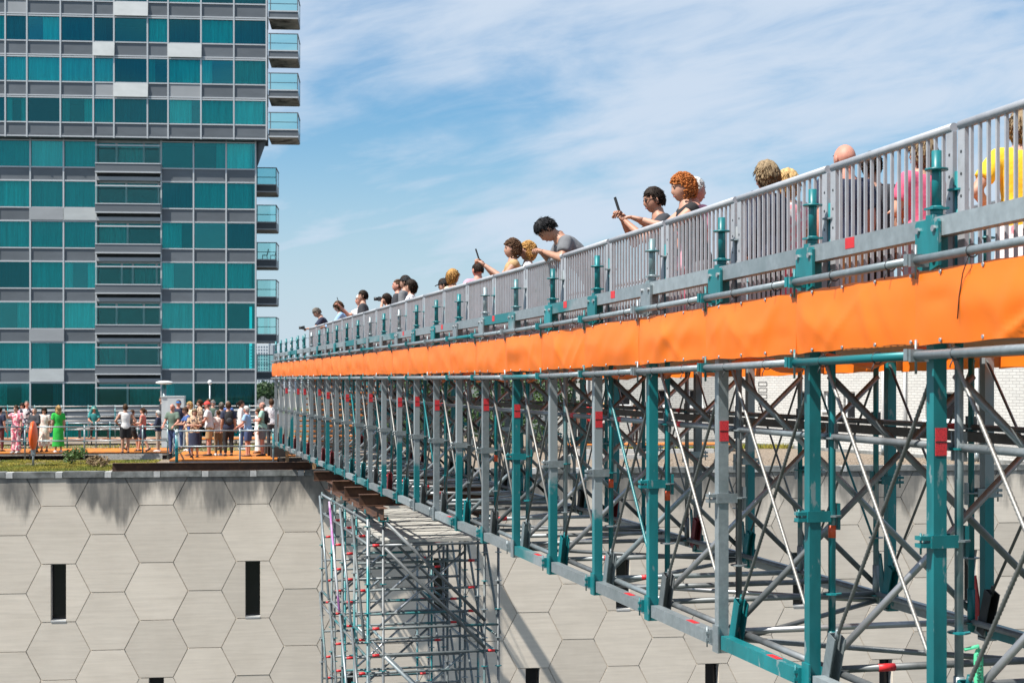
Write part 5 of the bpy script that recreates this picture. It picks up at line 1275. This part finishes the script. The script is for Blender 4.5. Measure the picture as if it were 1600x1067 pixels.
# the left walkway
A = 'a'
person(0, 636, A, 'stand', -30, SK, 'short', 'dark', 'tee', 'navy', 'trousers', 'maroon', 'black', 'man in navy shirt and dark trousers at the left edge of the walkway', foot=705)
person(25, 633, A, 'oneup', 150, SK, 'short', 'brown', 'tee', 'pinkpat', 'wide', 'pinkpat', 'white', 'woman in a pink patterned jumpsuit raising one hand beside the orange lifebuoy case', foot=707, extra=('phone',))
person(42, 626, A, 'stand', 180, SKr, 'crop', 'grey', 'tee', 'stripe', 'trousers', 'navy', 'black', 'man in a dark and white striped top behind the woman in pink', foot=700)
person(35, 629, A, 'stand', 160, SK, 'bob', 'dark', 'tee', 'pink', 'trousers', 'black', 'black', 'dark haired woman standing left of the man in the striped top', foot=700)
person(54, 637, A, 'arms', 150, SK, 'crop', 'grey', 'jacket', 'charcoal', 'trousers', 'grey', 'black', 'grey haired person in a dark jacket behind the orange lifebuoy case', foot=706, extra=('whitebag',))
person(69, 636, A, 'stand', 170, SK, 'long', 'dark', 'dress', 'palefl', 'trousers', 'cream', 'brown', 'dark haired woman in a long pale pink flowered dress', foot=705)
person(91, 633, A, 'stand', 15, SK, 'long', 'straw', 'dress', 'green', None, None, 'white', 'blonde woman in a bright green dress seen from behind', foot=706)
person(147, 640, A, 'sit', 180, SKd, 'short', 'dark', 'tee', 'teal', 'trousers', 'black', 'black', 'person in a green hat and dark clothes sitting far back on the roof', foot=684, cover=('hat', 'mint'))
person(196, 631, A, 'hips', 10, SKd, 'short', 'brown', 'tank', 'white', 'shorts', 'black', 'brown', 'man in a white tank top and black shorts with hands on hips', foot=707.5)
person(207, 640, A, 'walk', -60, SK, 'short', 'brown', 'tank', 'black', 'shorts', 'black', 'black', 'person in black walking right behind the man in the white tank top', foot=704)
person(223, 637, A, 'walk', 75, SK, 'pony', 'brown', 'tank', 'coral', 'shorts', 'navy', 'black', 'woman with a ponytail and coral top walking to the left', foot=705)
person(247, 641, A, 'arms', 80, SK, 'full', 'white', 'jacket', 'navy', 'trousers', 'beige', 'white', 'white haired woman in a navy cardigan and beige trousers holding a red folder', foot=705, extra=('folder',))
person(253, 619, A, 'stand', 90, SK, 'short', 'grey', 'jacket', 'charcoal', 'trousers', 'black', 'black', 'person in a dark jacket standing left of the grey cabinet', foot=688)
P_ = 'p'
person(269, 631, P_, 'rail', 150, SKr, 'fringe', 'brown', 'tee', 'sage', 'trousers', 'jeans', 'black', 'balding man in a grey green t-shirt with hands on the railing', foot=711)
person(279, 625, P_, 'stand', 170, SKr, 'short', 'brown', 'tee', 'navy', 'trousers', 'jeans', 'black', 'man in a bright blue cap near the grey cabinet', foot=702, cover=('cap', 'capblue'))
person(287, 636, P_, 'lean', 100, SKd, 'short', 'brown', 'tee', 'blue', 'trousers', 'jeans', 'brown', 'man in a blue shirt and jeans leaning on the railing end', foot=712)
person(296, 627, P_, 'stand', 120, SK, 'curly', 'straw', 'tee', 'cream', 'trousers', 'cream', 'white', 'blonde curly haired woman in a cream top in the crowd', foot=704)
person(304, 638, P_, 'arms', 170, SK, 'full', 'ash', 'tee', 'floral', 'skirt', 'navy', 'black', 'woman in a flowered top and navy skirt with bare legs', foot=714)
person(312, 624, P_, 'stand', 100, SK, 'full', 'brown', 'tee', 'floral', 'trousers', 'black', 'black', 'brown haired woman behind the flowered top', foot=698)
person(323, 627, P_, 'rail', 80, SKr, 'crop', 'grey', 'tee', 'white', 'shorts', 'tan', 'black', 'man in a red cap, white polo shirt and tan shorts', foot=712, cover=('cap', 'capred'))
person(326, 623, P_, 'stand', 60, SK, 'short', 'brown', 'tee', 'maroon', 'trousers', 'jeans', 'black', 'brown haired man standing behind the man in the red cap', foot=697)
person(333, 625, P_, 'stand', 200, SK, 'short', 'grey', 'tee', 'sage', 'trousers', 'grey', 'black', 'man in a grey cap right of the red cap, farther back', foot=698, cover=('cap', 'grey'))
person(341, 640, P_, 'stand', 20, SK, 'crop', 'brown', 'tee', 'palefl', 'trousers', 'camo', 'white', 'person in camouflage trousers and a pale patterned top', foot=711)
person(346, 628, P_, 'stand', 10, SK, 'full', 'grey', 'tee', 'grey', 'trousers', 'charcoal', 'black', 'grey haired person in a grey top left of the black backpack', foot=702)
person(357, 628, P_, 'stand', 5, SK, 'short', 'brown', 'tee', 'navy', 'trousers', 'black', 'black', 'man in a navy shirt with a black backpack seen from behind', foot=712, extra=('backpack',))
person(356, 626, P_, 'stand', 150, SK, 'crop', 'grey', 'tee', 'blue', 'trousers', 'jeans', 'black', 'person whose grey head shows just over the man with the backpack', foot=694)
person(377, 625, P_, 'stand', -90, SK, 'pony', 'dark', 'long', 'white', 'trousers', 'jeans', 'white', 'woman with a dark ponytail and white shirt facing right', foot=702)
person(384, 634, P_, 'rail', 65, SKr, 'short', 'white', 'tee', 'lblue', 'shorts', 'jeans', 'brown', 'white haired man in a light blue shirt and navy shorts', foot=713)
person(403, 638, P_, 'stand', 100, SK, 'full', 'brown', 'tee', 'white', 'wide', 'white', 'brown', 'woman with reddish brown hair in a white top and white trousers', foot=708)
person(410, 628, P_, 'arms', 75, SKr, 'fringe', 'grey', 'tee', 'mint', 'shorts', 'grey', 'black', 'bald man in a mint t-shirt with a black backpack beside the bridge end', foot=712, extra=('backpack',))
person(424, 623, P_, 'stand', 10, SK, 'short', 'brown', 'tee', 'wpat', 'trousers', 'charcoal', 'black', 'brown haired person in a white patterned shirt nearest the bridge end', foot=702)
for x, y, ft, tp_, tc2, hc_, lab in ((896, 629, 692, 'jacket', 'charcoal', 'grey', 'grey haired man in a dark jacket, leftmost of a group behind the truss'), (908, 628, 692, 'tee', 'cream', 'brown', 'brown haired person in a cream top, second from left behind the truss'), (922, 624, 692, 'tee', 'red', 'dark', 'dark haired person in a red top behind the truss'), (944, 629, 692, 'tee', 'white', 'straw', 'fair haired person in white behind the truss, right of the red top'), (992, 631, 692, 'tee', 'sage', 'brown', 'person in a grey green top behind the truss'), (1003, 633, 693, 'tee', 'lblue', 'white', 'white haired person in light blue, rightmost of the group behind the truss')):
    person(x, y, 'g', 'stand', 200, SK, 'short', hc_, tp_, tc2, 'trousers', 'charcoal', 'black', lab, foot=ft)

need = {(p[3], 'body') for p in PEOPLE}
for p in PEOPLE:
    need.add((p[3], p[8]))
    if p[10]: need.add((p[3], p[10]))
prepare(sorted(need))
HEADTOP = HEADC + V((0, 0, .122))
GROUPS = {'b': GB, 'a': GR_, 'p': GR_, 'g': 'visitors behind the truss'}
HAIRH = dict(afro=.036, curly=.032, bob=.026, full=.022, long=.020, quiff=.026, short=.014, pony=.010, crop=.005)
def solve(x, y, mode, ps, face, h, foot, hair=None):
    """Where the person stands: from the height of the bridge deck, or from the row of the feet on the roof boards."""
    p = POSES[ps]; s = h / 1.725; top = p.hm @ (HEADTOP + V((0, 0, HAIRH.get(hair, 0)))); rz = R(face)
    off = Matrix.Rotation(rz, 3, 'Z') @ V((top.x * s, top.y * s, 0))
    if mode == 'b':
        fl = .135
        for _ in range(4):
            D = (fl + top.z * s) * F / (HY - y); q = ray(x) * D - off; fl = .135 + dz(q.y)
        q.z = fl; return q, s
    fl = {'a': WZ, 'p': PZ, 'g': -2.48}[mode]
    D = -fl * F / (foot - HY); zt = (HY - y) / F * D; s = max(1.36, min(1.95, zt - fl)) / top.z if ps != 'sit' else .98
    if ps == 'sit': fl = WZ
    q = ray(x) * D - off * 1; q.z = fl; return q, s
for (x, y, mode, ps, face, skin, hair, hc, top, tcol, bot, bcol, shoe, label, h, foot, cover, extra, group) in PEOPLE:
    q, s = solve(x, y, mode, ps, face, h, foot, hair if not cover else None)
    if mode == 'b':
        lim = XN + .36 if ps in ('stand', 'arms', 'hips', 'rail') else XN + .34
        lo_ = lim if ps not in ('bow', 'leandown', 'leanphone', 'lean', 'reach') else lim + .02
        if not lo_ <= q.x <= XF - .42:
            p = POSES[ps]; tp_ = p.hm @ (HEADTOP + V((0, 0, HAIRH.get(hair if not cover else None, 0))))
            for _ in range(5):
                off = Matrix.Rotation(R(face), 3, 'Z') @ V((tp_.x * s, tp_.y * s, 0)); want = max(lo_, min(XF - .42, q.x)) + off.x
                D = want / ray(x).x; fl = .135 + dz((ray(x) * D - off).y); s = max(.93, min(1.10, ((HY - y) / F * D - fl) / tp_.z))
            q = ray(x) * D - off; q.z = fl
        dxx = 0
        if 0: print('P', label[:40], [round(v, 2) for v in q], round(s, 2), 'shift', round(dxx, 2))
        if abs(dxx) > 0: q = q + ray(x) * 0; q.x += dxx
    t = thing('person', q, R(face), label, 'person', GROUPS[mode]); wx = 1.0 if mode != 'b' else (1.10 if skin is SKr else 1.0)
    t.scale = (s * wx, s * (1 + (wx - 1) * .6), s)
    p = POSES[ps]; tmat = t.matrix_basis
    bd_ = ob('body', MESHC[(ps, 'body')], t, mat=skin)
    nmz = {'tee': 'shirt', 'long': 'shirt', 'tank': 'shirt', 'jacket': 'jacket', 'dress': 'dress', 'trousers': 'trousers', 'wide': 'trousers', 'shorts': 'shorts', 'skirt': 'skirt'}
    ob(nmz[top], MESHC[(ps, top)], t, mat=C(tcol))
    if bot and not (top == 'dress' and bot == 'trousers'): ob(nmz[bot], MESHC[(ps, bot)], t, mat=C(bcol))
    for m_ in shoes(ps): ob('shoe', m_, t, mat=C(shoe))
    loc, rq, _ = p.hm.decompose()
    if hair:
        o = ob('hair', hair_mesh(hair), t, loc, mat=HC[hc]); o.rotation_mode = 'QUATERNION'; o.rotation_quaternion = rq
    if cover:
        o = ob({'upglasses': 'sunglasses', 'glasses': 'sunglasses'}.get(cover[0], cover[0]), hair_mesh(cover[0]), t, loc, mat=C(cover[1])); o.rotation_mode = 'QUATERNION'; o.rotation_quaternion = rq
    Mw = Matrix.Translation(q) @ Matrix.Rotation(R(face), 4, 'Z') @ Matrix.Scale(s, 4)
    who = label.split(' with ')[0].split(' holding')[0]
    for e in extra:
        if e == 'phone':
            wr = p.aR[1]; el = p.aR[0]; d = (wr - el).normalized(); pos = Mw @ (wr + d * .10 + V((-.01 if ps != 'oneup' else 0, .012, .055)))
            o = thing('phone', pos, R(face), 'black phone held up by the ' + ' '.join(label.split()[:9]), 'phone', 'phones held up'); ob('case', ph_m, o); ob('screen', ph_s, o)
            o.rotation_euler = (R(-18), 0, R(face))
        elif e == 'camera':
            pos = Mw @ ((p.aR[1] + p.aL[1]) / 2 + V((0, .11 if ps != 'bino' else .06, .02 if ps != 'bino' else .06)))
            o = thing('camera', pos, R(face), 'black camera held by the ' + ' '.join(label.split()[:8]), 'camera'); ob('body', MB().box((0, 0, 0), (.13, .06, .09)).mesh('camera_body', blackm), o); ob('lens', MB().tube([(0, .03, 0), (0, .12, 0)], .036, 12).mesh('lens', blackm), o)
        elif e == 'backpack':
            o = thing('backpack', q, R(face), 'black backpack worn by the ' + ' '.join(label.split(' with ')[0].split()[:10]), 'backpack'); o.scale = (s, s, s)
            ob('pack', bpk_m, o, mat=C('black')); ob('front_pocket', bpp_m, o, mat=C('charcoal'))
            for m_ in strap_ms: ob('shoulder_strap', m_, o, mat=C('black'))
        elif e in ('whitebag', 'shoulderbag'):
            hc2 = 'tan' if e == 'shoulderbag' else 'white'; x_ = .30
            o = thing('shoulder_bag', Mw @ V((x_, 0, .78)), R(face), ('tan' if e == 'shoulderbag' else 'white') + ' bag hanging beside the ' + ' '.join(label.split()[:8]), 'bag')
            b = MB(); b.ball((0, 0, .12), (.06, .15, .16), 0, 12, 8, lambda v_: V((v_.x, max(-.13, min(.13, v_.y)), max(-.01, v_.z)))); ob('bag_body', b.mesh('bag_body', C(hc2)), o)
            ob('strap', MB().tube([(0, -.10, .24), (-.06, -.05, .45), (-.12, 0, .66), (-.06, .05, .45), (0, .10, .24)], .010, 6).mesh('strap', C(hc2)), o)
        elif e == 'folder':
            o = thing('folder', Mw @ ((p.aR[1] + p.aL[1]) / 2 + V((0, .12, .02))), R(face), 'red folder in the hands of the white haired woman in the navy cardigan', 'folder'); ob('cover', MB().box((0, 0, 0), (.22, .16, .02), 0, rx(.5)).mesh('cover', C('red')), o); ob('pages', MB().box((.005, .003, .012), (.20, .15, .012), 0, rx(.5)).mesh('pages', C('white')), o)
# bench under the seated person
bq, bs = [(solve(p[0], p[1], p[2], p[3], p[4], p[14], p[15])) for p in PEOPLE if p[3] == 'sit'][0]
t = thing('roof_bench', bq + V((0, .05, 0)), RA, 'low dark bench under the person in the green hat', 'bench')
ob('seat', MB().b2((-.7, -.22, .36), (.7, .22, .42)).mesh('seat', timber), t)
for a in (-.6, .6): ob('leg', MB().b2((a - .03, -.2, 0), (a + .03, .2, .358)).mesh('leg', blackm), t)
